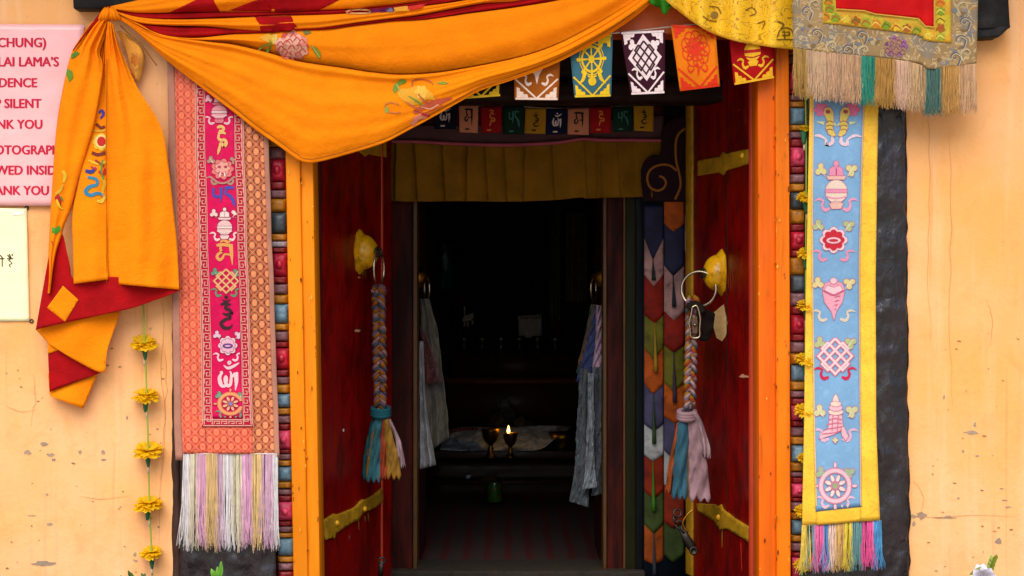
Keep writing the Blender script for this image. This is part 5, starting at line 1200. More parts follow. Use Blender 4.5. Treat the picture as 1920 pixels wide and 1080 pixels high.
braid('braided_rope', 'braided cloth rope with teal, coral and ochre tails hanging from the edge-on door ring', 710, 540, 713, 764, ld, 28, ['#5c5460', '#9c5c10', '#7c5870', '#a86818', '#484c58', '#8c6470', '#b09088', '#a05c14', '#685c78'],
      [('#1f6470', 0, [(712, 772), (702, 800), (693, 850), (688, 896)], (16, 22), .012, 'dark teal tail'), ('#a8741c', 0, [(708, 776), (700, 810), (692, 860), (690, 898)], (6, 10), -.004, 'thin ochre tail'), ('#3c7480', 0, [(712, 776), (706, 810), (702, 860), (700, 902)], (16, 30), -.010, 'teal tail'), ('#b84c30', 0, [(718, 776), (718, 820), (718, 870), (716, 896)], (7, 16), -.008, 'coral tail'), ('#b08030', 0, [(722, 778), (728, 820), (736, 860), (738, 896)], (10, 30), -.012, 'ochre tail'), ('#b89ca4', 0, [(730, 786), (744, 820), (750, 850), (754, 874)], (6, 14), -.006, 'pale mauve tail')], (714, 772, 15), 1)
braid('braided_rope', 'braided cloth rope with orange, blue and pale mauve tails beside the belt buckle', 1299, 560, 1292, 762, rd_, 26, ['#b89098', '#b04820', '#b07c1c', '#6c7c88', '#c8a8a8', '#a85c24', '#a07c90', '#c0a0a4', '#b4801c'],
      [('#b49098', 0, [(1294, 774), (1302, 800), (1308, 860), (1312, 938)], (22, 42), -.006, 'pale mauve tail'), ('#3c6c80', 0, [(1282, 776), (1280, 810), (1276, 870), (1274, 934)], (18, 30), -.010, 'grey-blue tail'), ('#b85c2c', 0, [(1272, 792), (1266, 830), (1258, 880), (1254, 922)], (6, 14), .004, 'orange tail'), ('#8c3c24', 0, [(1270, 810), (1264, 870), (1262, 922)], (6, 8), .010, 'rust tail'), ('#c0a0a8', 0, [(1300, 772), (1312, 796), (1322, 830), (1326, 856)], (14, 16), -.016, 'pale mauve loop')], (1288, 778, 15), 2)
# belt buckle with black strap hanging on the ring, iron hasp chain lower down
bk = thing('belt_buckle', 'silvery oblong buckle on a folded black strap hanging at the door ring', 'buckle', px(1302, 600, rd_))
bd_ = rd_ - .045
mb = MB(); o = [(1298, 576), (1307, 574), (1313, 596), (1312, 616), (1311, 632), (1296, 632), (1294, 616), (1292, 606), (1296, 590)]
mb.tube([px(x, y, bd_) for x, y in smooth_curve(o + [o[0]], 50)], .0038, 8, cap=False); mb.build('frame', CHROME, bk)
PB = MB(); PB.slab([(1280, 560), (1350, 560), (1350, 650), (1280, 650)], bd_ + .004, bd_ + .005)
decal('plate', [poly([(1299, 592), (1307, 592), (1310, 606), (1309, 628), (1298, 628), (1296, 606)], 'p')], PB.bvh(), lambda c: metal('dull_steel_plate', '#7c6450', .4), bk, off=.001, solid=.004)
mb = MB(); mb.lathe(px(1303, 609, bd_ - .002), (0, -1, 0), [(.007, 0), (.005, .004), (.0005, .006)], 12); mb.build('stud', CHROME, bk)
mb = MB(); ruled(mb, [(1308, 578), (1324, 580), (1341, 588)], [(1308, 634), (1324, 640), (1336, 628)], 14, 10, lambda s, t, x, y: bd_ + .012 + .02 * s - .004 * math.sin(t * 12)); mb.build('strap', cloth('black_webbing', '#1c1410', var=.3), bk, solid=.01)
mb = MB(); mb.tube([px(x, y, bd_ + .01) for x, y in smooth_curve([(1290, 580), (1298, 570), (1312, 574), (1318, 586)], 14)], .012, 8); mb.build('strap_loop', cloth('black_webbing_loop', '#201814', var=.3), bk)
hs = thing('hasp_chain', 'blackened iron hasp and chain hanging low on the yellow-edged door leaf', 'hasp', px(1290, 1000, rd_))
hd_ = rd_ - .03
mb = MB(); mb.tube([px(x, y, hd_) for x, y in smooth_curve([(1300, 955), (1288, 966), (1280, 982), (1290, 998)], 16)], .0035, 8); mb.build('hook', BRASS, hs)
for i, (x, y, a) in enumerate(((1270, 962, .3), (1266, 974, 1.2), (1274, 984, .2), (1282, 992, 1.0))):
    mb = MB(); mb.torus(px(x, y, hd_), (math.sin(a), -math.cos(a), .3), .014, .004, n=18); mb.build('chain_link', IRON, hs)
mb = MB(); mb.tube([px(x, y, hd_) for x, y in ((1278, 992), (1286, 1008), (1296, 1024), (1302, 1034))], [.010, .016, .018, .012], 10, flat=.6); mb.build('hasp_arm', IRON, hs)
mb = MB(); mb.lathe(px(1300, 1032, hd_ - .012), (0, -1, 0), [(.016, 0), (.016, .01), (.010, .014), (.009, .006), (.0005, .006)], 18); mb.build('hasp_eye', IRON, hs)
h2 = thing('door_hasp', 'small iron hasp with ring at the foot of the plain red door leaf', 'hasp', px(714, 1050, ld))
mb = MB(); mb.torus(px(716, 1051, ld), (.2, -1, 0), .011, .004, n=20); mb.build('ring', IRON, h2)
mb = MB(); mb.tube([px(715, 1052, ld), px(714, 1066, ld), px(713, 1090, ld)], [.008, .010, .009], 8, flat=.5); mb.build('hasp_arm', IRON, h2)

# ------------------------------------------------------------------ paper notices on the wall
SIGNF = ink('#f7a0a4'); 
def text_faces(mb, s, xr, ybase, cap, bv, weight=0.0, shift=0.0, lift=.0012, m=0, sx=.93):
    cu = bpy.data.curves.new('t', 'FONT'); cu.body = s; cu.size = 1; cu.offset = weight; cu.resolution_u = 3
    ob = bpy.data.objects.new('t', cu); sc.collection.objects.link(ob)
    dg = bpy.context.evaluated_depsgraph_get(); me = bpy.data.meshes.new_from_object(ob.evaluated_get(dg))
    xs = [v.co.x for v in me.vertices]; k = cap / CAPH
    b = len(mb.v); mx = max(xs)
    for v in me.vertices:
        q = px(xr + shift + (v.co.x - mx) * k * sx, ybase - v.co.y * k); h = bv.ray_cast(CAM, (q - CAM).normalized())[0]
        mb.vert(h + Vector((0, -lift, 0)) if h is not None else q)
    for p in me.polygons: mb.face([b + i for i in p.vertices], m)
    bpy.data.objects.remove(ob); bpy.data.curves.remove(cu); bpy.data.meshes.remove(me)
CAPH = .7
def cap_height():
    cu = bpy.data.curves.new('t', 'FONT'); cu.body = 'H'; cu.size = 1
    ob = bpy.data.objects.new('t', cu); sc.collection.objects.link(ob)
    me = bpy.data.meshes.new_from_object(ob.evaluated_get(bpy.context.evaluated_depsgraph_get()))
    h = max(v.co.y for v in me.vertices) - min(v.co.y for v in me.vertices)
    bpy.data.objects.remove(ob); bpy.data.curves.remove(cu); bpy.data.meshes.remove(me); return h
CAPH = cap_height()
def sheet(q, d, mat, name, par, sd=0):
    mb = MB(); ruled(mb, [q[0], q[1]], [q[3], q[2]], 40, 30, lambda s, t, x, y: d - .003 * math.sin(s * 9 + sd) * t - .0025 * nz(x, y, .03, sd)); return mb, mb.build(name, mat, par, solid=.0012)
def papermat(name, hx, rough):
    g = G(name); n = g.noise(g.coord('UV'), 2, 3); return g.done(g.mix(g.ramp(n, .3, .7), sc3(lin(hx), 1.0), sc3(lin(hx), .93)), rough, g.bump(n, .3, .01), 0, 0, .5)
n1 = thing('paper_notice', 'pink laminated paper notice with bold red English lettering', 'notice', px(-60, 385, -.012))
mb, _ = sheet([(-330, 44), (158, 46), (130, 386), (-330, 384)], -.014, papermat('pink_laminate', '#ffbcbc', .28), 'paper', n1)
nb_ = mb.bvh()
for s, xr, yb, cp in (('(CHUNG)', 87, 88, 17), ("DALAI LAMA\u2019S", 111, 124, 17), ('RESIDENCE', 70, 163, 16.5), ('KEEP SILENT', 78, 202, 16.5), ('THANK YOU', 80, 241, 16.5), ('PHOTOGRAPHY', 128, 289, 16.5), ('NOT ALLOWED INSIDE', 117, 327, 16.5), ('THANK YOU', 92, 365, 16.5)):
    tx = MB(); [text_faces(tx, s, xr, yb + dy_, cp, nb_, shift=sh_, lift=.001 + .0003 * q_) for q_, (sh_, dy_) in enumerate(((0, 0), (-.9, 0), (-1.8, 0), (-.9, .6)))]; tx.build('lettering', ink('#dc1c48'), n1, smooth=False)
for x, y in ((50, 390),):
    mb = MB(); mb.torus(px(x, y, -.004), (0, -1, 0), .0055, .002); mb.build('eyelet', IRON, n1)
n2 = thing('paper_notice', 'pale yellow paper notice with a black line of Hindi below the pink one', 'notice', px(-60, 600, -.012))
mb, _ = sheet([(-280, 392), (50, 390), (55, 602), (-280, 604)], -.009, papermat('cream_paper', '#fff6c4', .6), 'paper', n2, 3)
b2 = mb.bvh()
decal('lettering', [stroke([(-2, 485), (8, 485)], 1.7, '#201810', 1), stroke([(4, 485), (4, 500)], 1.7, '#201810', 1), stroke([(0, 478), (5, 484)], 2, '#201810', 1), stroke([(13, 485), (25, 485)], 1.7, '#201810', 1), stroke([(19, 485), (16, 489), (21, 491), (22, 495), (16, 496), (20, 501)], 1.7, '#201810', 1), stroke([(14, 478), (19, 484)], 2, '#201810', 1), stroke([(17, 476), (21, 484)], 2, '#201810', 1), ell(23, 478, 1.6, 1.6, '#201810', 1)], b2, ink, n2, off=.0008)
decal('glare_patch', [poly([(26, 388), (46, 386), (45, 402), (24, 404)], '#fffdf0', 1)], b2, ink, n2, off=.001)  # near-white patch paints a glare onto the paper
mb = MB(); mb.torus(px(59, 602, -.004), (0, -1, 0), .0055, .002); mb.build('eyelet', IRON, n2)

# ------------------------------------------------------------------ strings of yellow silk flowers
def petal_mat():
    g = G('yellow_silk_petal'); c = lin('#ffd414'); n = g.noise(g.coord('UV'), 8, 3)
    col = g.mix(g.ramp(n, .3, .7), sc3(c, .82), sc3(c, 1.0)); g.done(col, .6)
    tr = g.n('ShaderNodeBsdfTranslucent'); g.t.links.new(col, tr.inputs[0]); mx = g.n('ShaderNodeMixShader'); mx.inputs[0].default_value = .55
    g.t.links.new(g.b.outputs[0], mx.inputs[1]); g.t.links.new(tr.outputs[0], mx.inputs[2]); g.t.links.new(mx.outputs[0], g.t.nodes['Material Output'].inputs[0]); return g.m
PET = petal_mat(); CAL = cloth('green_calyx', '#3c7450', var=.2); STEM = cloth('green_stem', '#a8b848', var=.15); TAPE = cloth('white_tape_wrap', '#e0c8a8')
def silk_flower(par, x, y, w_, d, seed, tilt=0.0):
    R = random.Random(seed); k = S * (D + d) / D; c = px(x, y, d); r = w_ / 2 * k
    mb = MB()
    for ring, (rr, nn, lift, drop) in enumerate(((1.0, 9, .02, -.30), (.95, 9, .13, -.14), (.82, 8, .24, .0), (.58, 6, .34, .14))):
        for i in range(nn):
            a = 2 * math.pi * (i + R.uniform(-.25, .25)) / nn + ring * .4; L = r * rr * R.uniform(.86, 1.1); hw = r * .56 * R.uniform(.85, 1.15)
            tl = R.uniform(-.12, .12); dirv = Vector((math.cos(a), math.sin(a), .14 * math.sin(a) + tl)); sd_ = Vector((-math.sin(a), math.cos(a), 0)); rows = []
            for j in range(6):
                t = j / 5; wd = hw * (.25 + 1.0 * math.sin(min(1, t * 1.05) * 2.1)) ; z = .72 * r * (lift * t ** .7 + drop * t ** 2.2)
                row = []
                for q in range(5):
                    e = q / 4 - .5
                    row.append(c + dirv * L * (t - .10 * abs(e) * t + .06 * math.cos(q * 3.1) * (t > .9)) + sd_ * wd * e + Vector((tilt * z, 0, z + r * .06 * math.sin(q * 2.4 + i) * t + abs(e) * r * .06)))
                rows.append(row)
            mb.grid(rows, [[((seed + i * .3 + q * .05), t_ * .12) for q in range(5)] for t_ in range(6)], 0)
    from mathutils import Matrix
    rm = Matrix.Rotation(math.radians(13 + R.uniform(-6, 8)), 3, 'X'); mb.v = [c + rm @ (v - c) for v in mb.v]
    f = mb.build('flower', PET, par)
    cb_ = MB(); cb_.lathe(c + Vector((0, 0, -.002)), (.06 * (1 if seed % 2 else -1), 0, -1), [(.0015, -.004), (.011, 0), (.012, .006), (.0095, .025), (.006, .045), (.004, .052), (.001, .053)], 12, 0, 6, .06)
    cb_.build('calyx', CAL, f)
def garland(name, lab, pts, fls, d, seed):
    t = thing(name, lab, 'garland', px(pts[0][0], pts[-1][1], d), 'strings of yellow silk flowers')
    mb = MB(); mb.tube([px(x, y, d + .004) for x, y in smooth_curve(pts, 50)], .0032, 6); mb.build('stem', STEM, t)
    for i, (x, y, w_) in enumerate(fls):
        silk_flower(t, x + RND.uniform(-2, 2), y, w_ * RND.uniform(.92, 1.06) * (.84 if x > 1000 else 1), d, seed + i, RND.uniform(-.25, .25))
        m2 = MB(); m2.tube([px(x + 1, y + 29, d + .004), px(x + 1, y + 42, d + .004)], .0042, 6); m2.build('tape_wrap', TAPE, t)
garland('flower_garland', 'string of yellow silk flowers on a green stem hanging on the bare plaster', [(262, 500), (269, 575), (271, 640), (275, 740), (278, 843), (280, 942), (284, 1036), (286, 1090), (288, 1160)], [(270, 644, 52), (274, 742, 54), (277, 845, 56), (279, 945, 54), (284, 1036, 44), (287, 1136, 52)], -.035, 3)
garland('flower_garland', 'string of yellow silk flowers half hidden behind the blue emblem banner', [(1510, 160), (1512, 300), (1511, 500), (1510, 700), (1508, 900), (1507, 1090)], [(1507, 240, 26), (1512, 370, 42), (1511, 474, 42), (1510, 572, 44), (1509, 672, 50), (1509, 768, 46), (1508, 858, 40), (1507, 957, 44), (1505, 1058, 44)], -.030, 40)

# ------------------------------------------------------------------ potted plants whose tips reach into the picture
LEAFG = paint('lily_leaf', '#5c9c28', '#a8b838', rough=.45, var=.3, scale=30, worn=.5, bumpy=.2)
LEAFD = paint('dark_leaf', '#3c5a20', '#8a8a40', rough=.5, var=.3, scale=30, worn=.5, bumpy=.2); WHITEP = paint('white_petal', '#dcd4e4', '#b8a8c8', rough=.6, scale=20, worn=.4); CLAY = paint('terracotta', '#8c4a30', rough=.8, scale=10)
def leafblade(mb, a, b, wd, bend, m=0):
    a, b = Vector(a), Vector(b); ax = b - a; side = ax.cross(Vector((0, 1, 0))).normalized(); rows = []
    for j in range(9):
        t = j / 8; w_ = wd * math.sin(math.pi * min(1, .08 + t * .92)) ** .8
        p = a + ax * t + Vector(bend) * math.sin(math.pi * t)
        rows.append([p - side * w_ + Vector((0, -w_ * .3, 0)), p, p + side * w_ + Vector((0, -w_ * .3, 0))])
    mb.grid(rows, None, m)
def potplant(name, lab, x, d, parts_):
    base = px(x, 540, d); base.z = -.16
    t = thing(name, lab, 'plant', base)
    mb = MB(); mb.lathe(base, (0, 0, 1), [(.001, 0), (.05, 0), (.068, .11), (.075, .11), (.075, .125), (.062, .125), (.058, .10), (.001, .10)], 18); mb.build('pot', CLAY, t)
    parts_(t, base)
def p_buds(t, base):
    st, lf = MB(), MB()
    for (x, y, w_, x0) in ((396, 1066, .009, 404), (415, 1052, .008, 411), (408, 1062, .006, 407)):
        tip = px(x, y, -.42); rt = px(x0, 1086, -.42)
        st.tube([base + Vector((0, 0, .1)), (base + rt) / 2 + Vector((0.01, 0, .05)), rt, rt + (tip - rt) * .5], .0028, 6)
        leafblade(lf, rt, tip, w_, (.002, -.004, 0)); lf.tube([rt + (tip - rt) * f for f in (.1, .35, .6, .85, 1.0)], [.002, .0055, .006, .004, .0008], 8)
    for k in range(9):
        a = k * .7; leafblade(lf, base + Vector((0, 0, .1)), base + Vector((.11 * math.cos(a), .08 * math.sin(a), .20)), .012, (0, 0, .04))
    st.build('stem', LEAFG, t); lf.build('leaf', LEAFG, t, 'bright green buds and leaves')
potplant('lily_plant', 'bright green lily buds in front of the black plinth under the pastel fringe', 405, -.42, p_buds)
def p_left(t, base):
    st, lf = MB(), MB()
    for (x, y, x0, y0) in ((226, 1078, 236, 1094), (240, 1069, 250, 1086), (246, 1073, 252, 1090), (264, 1074, 276, 1090), (272, 1074, 270, 1092), (233, 1082, 240, 1098), (256, 1082, 256, 1100)):
        leafblade(lf, px(x0, y0, -.38), px(x, y, -.38 + RND.uniform(-.02, .02)), .0065, (0, -.004, 0))
        st.tube([base + Vector((0, 0, .1)), (base + px(x0, y0, -.38)) / 2 + Vector((.01, 0, .02)), px(x0, y0, -.38)], .002, 5)
    st.build('stem', LEAFD, t); lf.build('leaf', LEAFD, t)
potplant('leafy_plant', 'tips of a dark leafy plant below the flower string on peach wall', 250, -.38, p_left)
def p_right(t, base):
    st, lf, fw = MB(), MB(), MB()
    rt = px(1838, 1090, -.40)
    for k in range(6):
        a = -1.3 + k * .5; leafblade(fw, rt, rt + Vector((.042 * math.sin(a), -.02 + .02 * math.cos(a * 3), .048 * math.cos(a) + .010)), .018, (.0, -.012, .004))
    fw.build('blossom', WHITEP, t, 'white blossom')
    for (x, y, x0, y0, w_) in ((1818, 1078, 1840, 1062, .006), (1822, 1082, 1836, 1074, .006)): leafblade(lf, px(x, y, -.425), px(x0, y0, -.425), w_, (0, -.003, 0))
    for i in range(5):
        y = 1080 - i * 7; x = 1852 + i * 2.5
        leafblade(lf, px(x, y, -.41), px(x + 7, y - 13, -.42), .007, (.002, 0, 0)); leafblade(lf, px(x, y, -.41), px(x - 4, y - 12, -.40), .006, (-.002, 0, 0))
    st.tube([base + Vector((0, 0, .1)), px(1845, 1150, -.40), px(1852, 1082, -.41), px(1864, 1050, -.41)], .003, 6)
    st.tube([base + Vector((0, 0, .1)), rt], .003, 6); st.build('stem', LEAFG, t); lf.build('bud', paint('yellow_green_bud', '#8ca02c', '#c8c048', rough=.5, scale=30, worn=.6), t, 'yellow-green buds and leaves')
potplant('flowering_plant', 'white blossom with yellow-green bud spike against the bare peach wall', 1845, -.40, p_right)
# ------------------------------------------------------------------ inside the shrine
def draped(par, name, lab, L, R, f, mat, n=30, k=40, solid=.003):
    mb = MB(); a, b = smooth_curve(L, k), smooth_curve(R, k); rows, uvs = [], []
    for j in range(k + 1):
        t = j / k
        rows.append([px(a[j][0] * (1 - i / n) + b[j][0] * i / n, a[j][1] * (1 - i / n) + b[j][1] * i / n, f(i / n, t)) for i in range(n + 1)])
        uvs.append([((a[j][0] * (1 - i / n) + b[j][0] * i / n) / 60, -a[j][1] / 60) for i in range(n + 1)])
    mb.grid(rows, uvs, 0, flip=True); return mb.build(name, mat, par, lab, solid=solid)
wav = lambda d, a, k, ph=0: (lambda s, t: d - a * math.sin(2 * math.pi * k * s + ph + t * 1.5) * (.3 + .7 * t) - .02 * math.sin(math.pi * s) + .006 * math.sin(31 * t + 9 * s))
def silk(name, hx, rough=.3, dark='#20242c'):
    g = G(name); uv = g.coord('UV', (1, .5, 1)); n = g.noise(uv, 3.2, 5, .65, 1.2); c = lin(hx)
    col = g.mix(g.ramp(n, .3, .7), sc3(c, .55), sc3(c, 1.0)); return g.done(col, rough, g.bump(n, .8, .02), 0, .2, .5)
t = thing('offering_scarf', 'cream and dark red offering scarves tied to the inner door ring', 'scarf', px(805, 560, 1.2))
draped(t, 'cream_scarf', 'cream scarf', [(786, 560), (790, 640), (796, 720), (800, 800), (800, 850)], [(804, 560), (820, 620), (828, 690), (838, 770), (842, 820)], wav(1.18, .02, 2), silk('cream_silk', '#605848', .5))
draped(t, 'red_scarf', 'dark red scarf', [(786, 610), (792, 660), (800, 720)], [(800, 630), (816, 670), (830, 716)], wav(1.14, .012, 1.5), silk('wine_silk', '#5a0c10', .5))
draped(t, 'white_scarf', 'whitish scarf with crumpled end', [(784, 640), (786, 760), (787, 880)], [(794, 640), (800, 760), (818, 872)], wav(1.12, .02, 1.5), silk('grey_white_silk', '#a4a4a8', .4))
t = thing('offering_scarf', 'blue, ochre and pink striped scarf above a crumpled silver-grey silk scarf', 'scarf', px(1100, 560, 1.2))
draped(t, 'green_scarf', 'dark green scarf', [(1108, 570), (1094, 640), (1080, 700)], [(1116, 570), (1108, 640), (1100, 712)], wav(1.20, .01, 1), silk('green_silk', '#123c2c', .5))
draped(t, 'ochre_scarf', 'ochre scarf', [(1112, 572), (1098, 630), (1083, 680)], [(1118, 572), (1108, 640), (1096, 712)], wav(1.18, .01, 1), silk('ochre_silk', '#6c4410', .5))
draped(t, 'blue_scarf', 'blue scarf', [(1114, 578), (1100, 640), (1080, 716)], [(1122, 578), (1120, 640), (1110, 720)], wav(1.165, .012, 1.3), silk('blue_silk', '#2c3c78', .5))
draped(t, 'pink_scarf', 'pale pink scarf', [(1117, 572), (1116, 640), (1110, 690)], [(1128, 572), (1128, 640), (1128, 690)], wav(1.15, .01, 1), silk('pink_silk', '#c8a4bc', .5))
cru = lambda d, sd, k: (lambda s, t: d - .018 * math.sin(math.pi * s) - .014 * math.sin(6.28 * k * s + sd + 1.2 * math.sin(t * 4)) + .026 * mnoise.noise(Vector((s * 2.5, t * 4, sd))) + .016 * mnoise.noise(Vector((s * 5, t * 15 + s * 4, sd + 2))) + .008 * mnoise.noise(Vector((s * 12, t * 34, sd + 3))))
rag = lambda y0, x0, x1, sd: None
draped(t, 'silver_scarf', 'dark silvery crumpled scarf', [(1088, 692), (1082, 800), (1077, 880), (1067, 940)], [(1106, 692), (1104, 800), (1106, 880), (1104, 952)], cru(1.135, 1, 1.6), silk('shaded_silver_silk', '#4c565e', .2), 40, 110)  # one scarf in three tones, shade of its folds put into the colour
draped(t, 'silver_scarf', 'dark silvery crumpled scarf', [(1110, 688), (1112, 800), (1112, 880), (1110, 930)], [(1129, 688), (1131, 800), (1131, 880), (1131, 926)], cru(1.13, 5, 1.5), silk('half_shaded_silk', '#58626c', .22), 34, 110)
draped(t, 'silver_scarf', 'paler straight fold of the silvery scarf', [(1102, 700), (1101, 800), (1098, 880), (1092, 918)], [(1113, 700), (1114, 800), (1116, 880), (1120, 914)], cru(1.09, 9, .8), silk('lit_silver_silk', '#8a949c', .24), 24, 90)

ALTW = paint('dark_altar_wood', '#4a2a18', '#20100a', rough=.45, var=.3, streak=(.2, 1, 1), scale=10, worn=.6, spec=.4)
alt = thing('altar', 'dark wooden tiered altar at the back of the unlit shrine', 'altar', (X(945, 4.0), 4.0, 0))
mb = MB(); mb.slab([(790, 846), (1120, 846), (1120, 860), (790, 860)], 3.40, 4.2); mb.build('low_table', ALTW, alt, bevel=.004)
mb = MB(); mb.slab([(800, 860), (1110, 860), (1110, 938), (800, 938)], 3.62, 4.2, 0, (10, 4)); mb.build('cabinet', ALTW, alt)
mb = MB(); mb.slab([(800, 901), (1110, 901), (1110, 909), (800, 909)], 3.42, 3.62); mb.build('shelf', ALTW, alt)
mb = MB(); mb.slab([(790, 714), (1120, 714), (1120, 800), (790, 800)], 4.2, 5.0); mb.build('upper_tier', ALTW, alt)
mb = MB(); mb.slab([(780, 712), (1130, 712), (1130, 719), (780, 719)], 4.17, 5.0); mb.build('ledge', paint('red_brown_ledge', '#8a4a20', rough=.5, scale=9), alt)
mb = MB(); mb.slab([(850, 663), (1080, 663), (1080, 710), (850, 710)], 4.5, 5.0); mb.build('cup_step', ALTW, alt)
mb = MB(); mb.slab([(850, 470), (872, 470), (872, 700), (850, 700)], 4.75, 4.85); mb.build('post', POSTRED, alt); mb = MB(); mb.slab([(1030, 420), (1052, 420), (1052, 700), (1030, 700)], 4.75, 4.85); mb.build('post', POSTRED, alt)
# rug
g = G('striped_rug'); tc = g.n('ShaderNodeTexCoord'); sp = g.n('ShaderNodeSeparateXYZ'); g.t.links.new(tc.outputs['Object'], sp.inputs[0])
xx = g.mth('ADD', g.mth('MULTIPLY', sp.outputs[0], 11.0), g.mth('MULTIPLY', g.noise(g.coord('Object'), 2.5, 2), .4))
st_ = g.ramp(g.mth('ABSOLUTE', g.mth('SUBTRACT', g.mth('FRACT', xx), .5)), .30, .36)
g.done(g.mix(st_, lin('#44342e'), lin('#58181a')), .9, g.bump(g.noise(g.coord('Object'), 60, 2), .05, .002))
mb = MB(); rows = []
for j in range(31):
    y = 1.30 + (3.70 - 1.30) * j / 30; rows.append([Vector((-1.0 + 2.0 * i / 40, y, .008 + .002 * mnoise.noise(Vector((i * .25, y * .8, 0))))) for i in range(41)])
mb.grid(rows, None, 0); tag(mb.build('striped_rug', g.m, solid=.004, loc=(0, 2.5, 0)), 'maroon and brown striped rug on the shrine floor', 'rug')
# plastic-wrapped scarf heap on the low table
t = thing('plastic_sheet', 'crumpled clear plastic and whitish cloth spread on the low altar table', 'sheet', px(950, 845, 3.5))
g = G('milky_plastic'); n_ = g.noise(g.coord('Object'), 9, 6, .6, .8); PLASTIC = g.done(g.mix(g.ramp(n_, .35, .65), lin('#b4bcc4'), lin('#e8f0f8')), .16, g.bump(n_, 1.0, .03), 0, 0, .7)
mb = MB(); ruled(mb, [(838, 806), (870, 800), (950, 800), (1020, 797), (1074, 799)], [(824, 842), (880, 846), (950, 846), (1010, 842), (1040, 822)], 70, 24, lambda s, t_, x, y: 3.75 - .33 * t_ + .03 * nz(x, y, .06, 2) + .02 * nz(x, y, .15, 5)); mb.build('sheet', PLASTIC, t, solid=.003)
decal('printed_edge', [stroke([(836, 812), (858, 806), (880, 804), (902, 803)], 7, '#b87c7c', 1)] + [stroke([(852 + 8 * i, 806), (856 + 8 * i, 803)], 3, '#7c2828', 2) for i in range(6)], mb.bvh(), ink, t, off=.004)
def goblet(x, yt, yb, wd, d, lab, flame):
    t = thing('butter_lamp', lab, 'lamp', px(x, yb, d), 'brass butter lamps on the altar'); k = S * (D + d) / D
    h = (yb - yt) * k; r = wd / 2 * k; b = px(x, yb, d)
    mb = MB(); mb.lathe(b, (0, 0, 1), [(.001, 0), (r * .62, 0), (r * .60, h * .06), (r * .40, h * .14), (r * .22, h * .22), (r * .36, h * .32), (r * .20, h * .40), (r * .26, h * .46), (r * .62, h * .56), (r * .86, h * .72), (r * .96, h * .92), (r, h), (r * .94, h * .985), (r * .85, h * .90), (r * .001, h * .88)], 24); mb.build('cup', BRASS, t)
    if flame:
        f = MB(); f.lathe(b + Vector((-r * .25, 0, h * .90)), (0, 0, 1), [(.001, 0), (.006, .010), (.0085, .020), (.006, .036), (.0005, .052)], 10)
        m = bpy.data.materials.new('flame'); m.use_nodes = True; p = m.node_tree.nodes['Principled BSDF']; p.inputs['Base Color'].default_value = (1, .6, .1, 1); p.inputs['Emission Color'].default_value = (1, .62, .12, 1); p.inputs['Emission Strength'].default_value = 2.5
        f.build('flame', m, t)
        pl = bpy.data.lights.new('flame_light', 'POINT'); pl.energy = .05; pl.color = (1, .55, .2); pl.shadow_soft_size = .012
        po = bpy.data.objects.new('flame_light', pl); sc.collection.objects.link(po); po.parent = t; po.location = Vector((-r * .25, -.004, h * .90 + .075))
goblet(920, 803, 859, 36, 3.38, 'unlit brass butter lamp, slightly the taller of the two goblets', False)
goblet(957, 811, 859, 29, 3.36, 'small brass butter lamp with a burning flame', True)
t = thing('brass_bowl', 'brass bowl gleaming at the end of the altar beside the silver scarf', 'bowl', px(1054, 842, 3.5)); b = px(1054, 842, 3.5)
mb = MB(); mb.lathe(b, (0, 0, 1), [(.001, 0), (.04, 0), (.035, .015), (.06, .05), (.075, .09), (.07, .088), (.001, .05)], 22); mb.build('bowl', BRASS, t)
t = thing('tin_can', 'green tin can standing on the rug before the altar', 'can', px(927, 940, 3.30)); b = px(927, 941, 3.30)
mb = MB(); mb.lathe(b, (0, 0, 1), [(.001, 0), (.036, 0), (.038, .004), (.038, .095), (.036, .10), (.033, .10), (.033, .09), (.001, .09)], 24); mb.build('body', paint('green_tin', '#1c7a1c', '#7c5a14', rough=.3, scale=26, worn=.9, lo=.5, hi=.56), t)
mb = MB(); mb.lathe(b + Vector((0, 0, .096)), (0, 0, 1), [(.0385, -.002), (.0395, .003), (.0375, .006), (.036, .003)], 24); mb.build('rim', CHROME, t)
t = thing('cardboard_scrap', 'torn brown cardboard lying on the altar shelf above the can', 'cardboard', px(918, 898, 3.43))
mb = MB(); ruled(mb, [(904, 894), (932, 888)], [(903, 902), (930, 900)], 8, 6, lambda s, u, x, y: 3.45 - .03 * u); mb.build('flap', paint('brown_card', '#6c4410', rough=.8), t, solid=.003)
t = thing('paper_scrap', 'small white paper scrap on the altar shelf', 'paper', px(879, 895, 3.42))
mb = MB(); ruled(mb, [(874, 892), (884, 890)], [(874, 898), (882, 896)], 6, 4, lambda s, u, x, y: 3.42 + .004 * math.sin(6 * s)); mb.build('scrap', ink('#d8d8e0'), t, solid=.001)
for i, x in enumerate((870, 904, 939, 974, 1008, 1041)):
    t = thing('offering_cup', 'small steel offering cup in a dim row on the altar step', 'cup', px(x, 663, 4.55), 'offering cups in a row'); b = px(x, 663, 4.55)
    mb = MB(); mb.lathe(b, (0, 0, 1), [(.001, 0), (.032, 0), (.030, .006), (.010, .014), (.012, .06), (.026, .075), (.034, .105), (.031, .104), (.001, .08)], 18); mb.build('cup', metal('tarnished_silver', '#8c8c88', .3), t)
t = thing('paper_card', 'greyish white card propped behind the row of offering cups', 'card', px(994, 640, 4.7))
mb = MB(); ruled(mb, [(971, 592), (1015, 589)], [(973, 632), (1017, 634)], 10, 10, lambda s, u, x, y: 4.68 - .05 * u); mb.build('card', ink('#d0ccc0'), t, solid=.003)
decal('print', [stroke([(976 + i * 5.5, 596 + (i % 3)), (979 + i * 5.5, 595)], 3, '#7c4a44', 1) for i in range(7)], mb.bvh(), ink, t, off=.003)
t = thing('reflection_shape', 'small white folded stand catching the light beside the dim red post', 'stand', px(877, 616, 4.6))  # white shape added to stand for a bright reflection
W_ = ink('#e8e0d8')
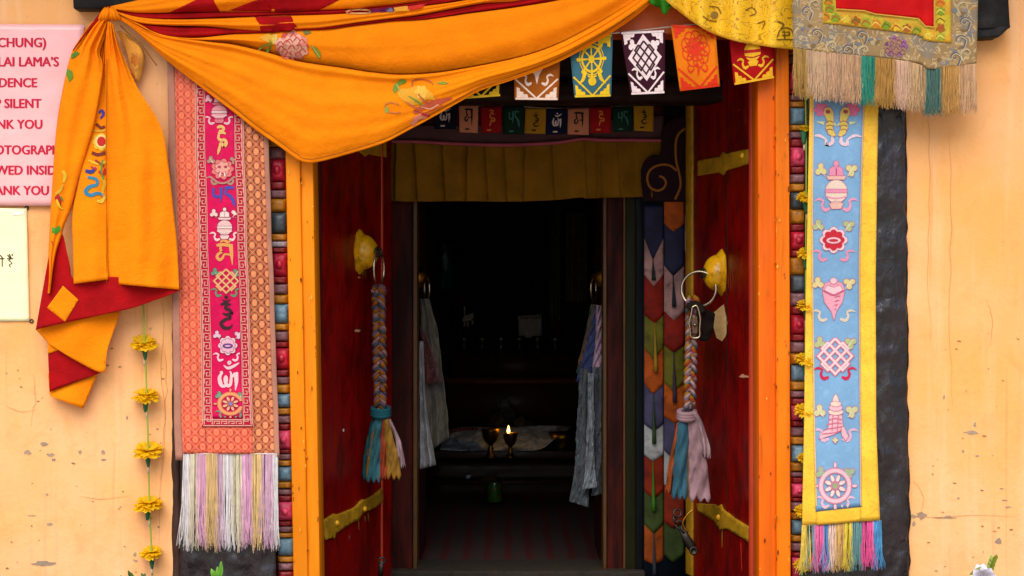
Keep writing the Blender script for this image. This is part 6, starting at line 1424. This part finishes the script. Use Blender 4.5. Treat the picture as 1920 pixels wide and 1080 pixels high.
mb = MB(); mb.slab([(868, 594), (888, 586), (888, 597), (869, 603)], 4.60, 4.66); mb.build('top', W_, t)
mb = MB(); mb.slab([(867, 598), (884, 596), (884, 601), (867, 603)], 4.57, 4.60); mb.build('ledge', W_, t)
for x, y0, y1 in ((871, 603, 612), (877, 603, 613), (886, 600, 608)):
    mb = MB(); mb.tube([px(x, y0, 4.62), px(x, y1, 4.62)], .006, 6); mb.build('leg', W_, t)
mb = MB(); mb.tube([px(871, 592, 4.63), px(871, 574, 4.63)], .006, 6); mb.build('upright', W_, t)
t = thing('framed_picture', 'dim bluish picture of a robed figure beside the altar post', 'picture', px(838, 545, 4.9))
mb = MB(); mb.slab([(824, 452), (856, 452), (856, 548), (824, 548)], 4.88, 4.92); mb.build('frame', DARKWOOD, t)
decal('image', [poly([(826, 456), (854, 456), (854, 544), (826, 544)], '#1c2430', 0), poly([(828, 540), (830, 480), (838, 466), (844, 480), (850, 510), (848, 540)], '#3c5468', 1), poly([(830, 480), (836, 470), (840, 490), (836, 510), (831, 500)], '#9cc0cc', 2), ell(834, 464, 4, 5, '#7c8c94', 2)], mb.bvh(), ink, t, off=.003)
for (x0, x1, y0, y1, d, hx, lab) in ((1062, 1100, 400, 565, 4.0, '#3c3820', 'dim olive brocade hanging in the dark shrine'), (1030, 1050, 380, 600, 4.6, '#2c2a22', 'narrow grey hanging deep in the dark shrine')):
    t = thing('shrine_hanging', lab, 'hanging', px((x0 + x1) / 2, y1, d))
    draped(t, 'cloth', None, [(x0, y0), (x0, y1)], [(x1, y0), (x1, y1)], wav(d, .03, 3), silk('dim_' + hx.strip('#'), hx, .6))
t = thing('offering_heap', 'dark heap of wrapped offerings behind the plastic sheet', 'offerings', px(945, 800, 3.95))
for i, (x, y, r, hx) in enumerate(((935, 790, 14, '#5c4c30'), (952, 778, 15, '#3c3c44'), (975, 794, 12, '#6c5c3c'), (945, 756, 12, '#54545c'), (918, 796, 10, '#3c2c20'), (992, 797, 9, '#4c4430'))):
    mb = MB(); c = px(x, y, 3.95); rr = r * S * 1.66; rows = []
    for j in range(11):
        a = math.pi * j / 10; rows.append([c + Vector((math.sin(a) * math.cos(b_), math.sin(a) * math.sin(b_), math.cos(a))) * rr * (1 + .3 * mnoise.noise(Vector((i * 3 + math.cos(b_) * 1.5, j * .3, math.sin(b_) * 1.5)))) for b_ in [2 * math.pi * k / 16 for k in range(16)]])
    mb.grid(rows, None, 0, closed=True); mb.build('bundle', silk('bundle_' + str(i), hx, .3), t)
print('objects', len(bpy.data.objects))
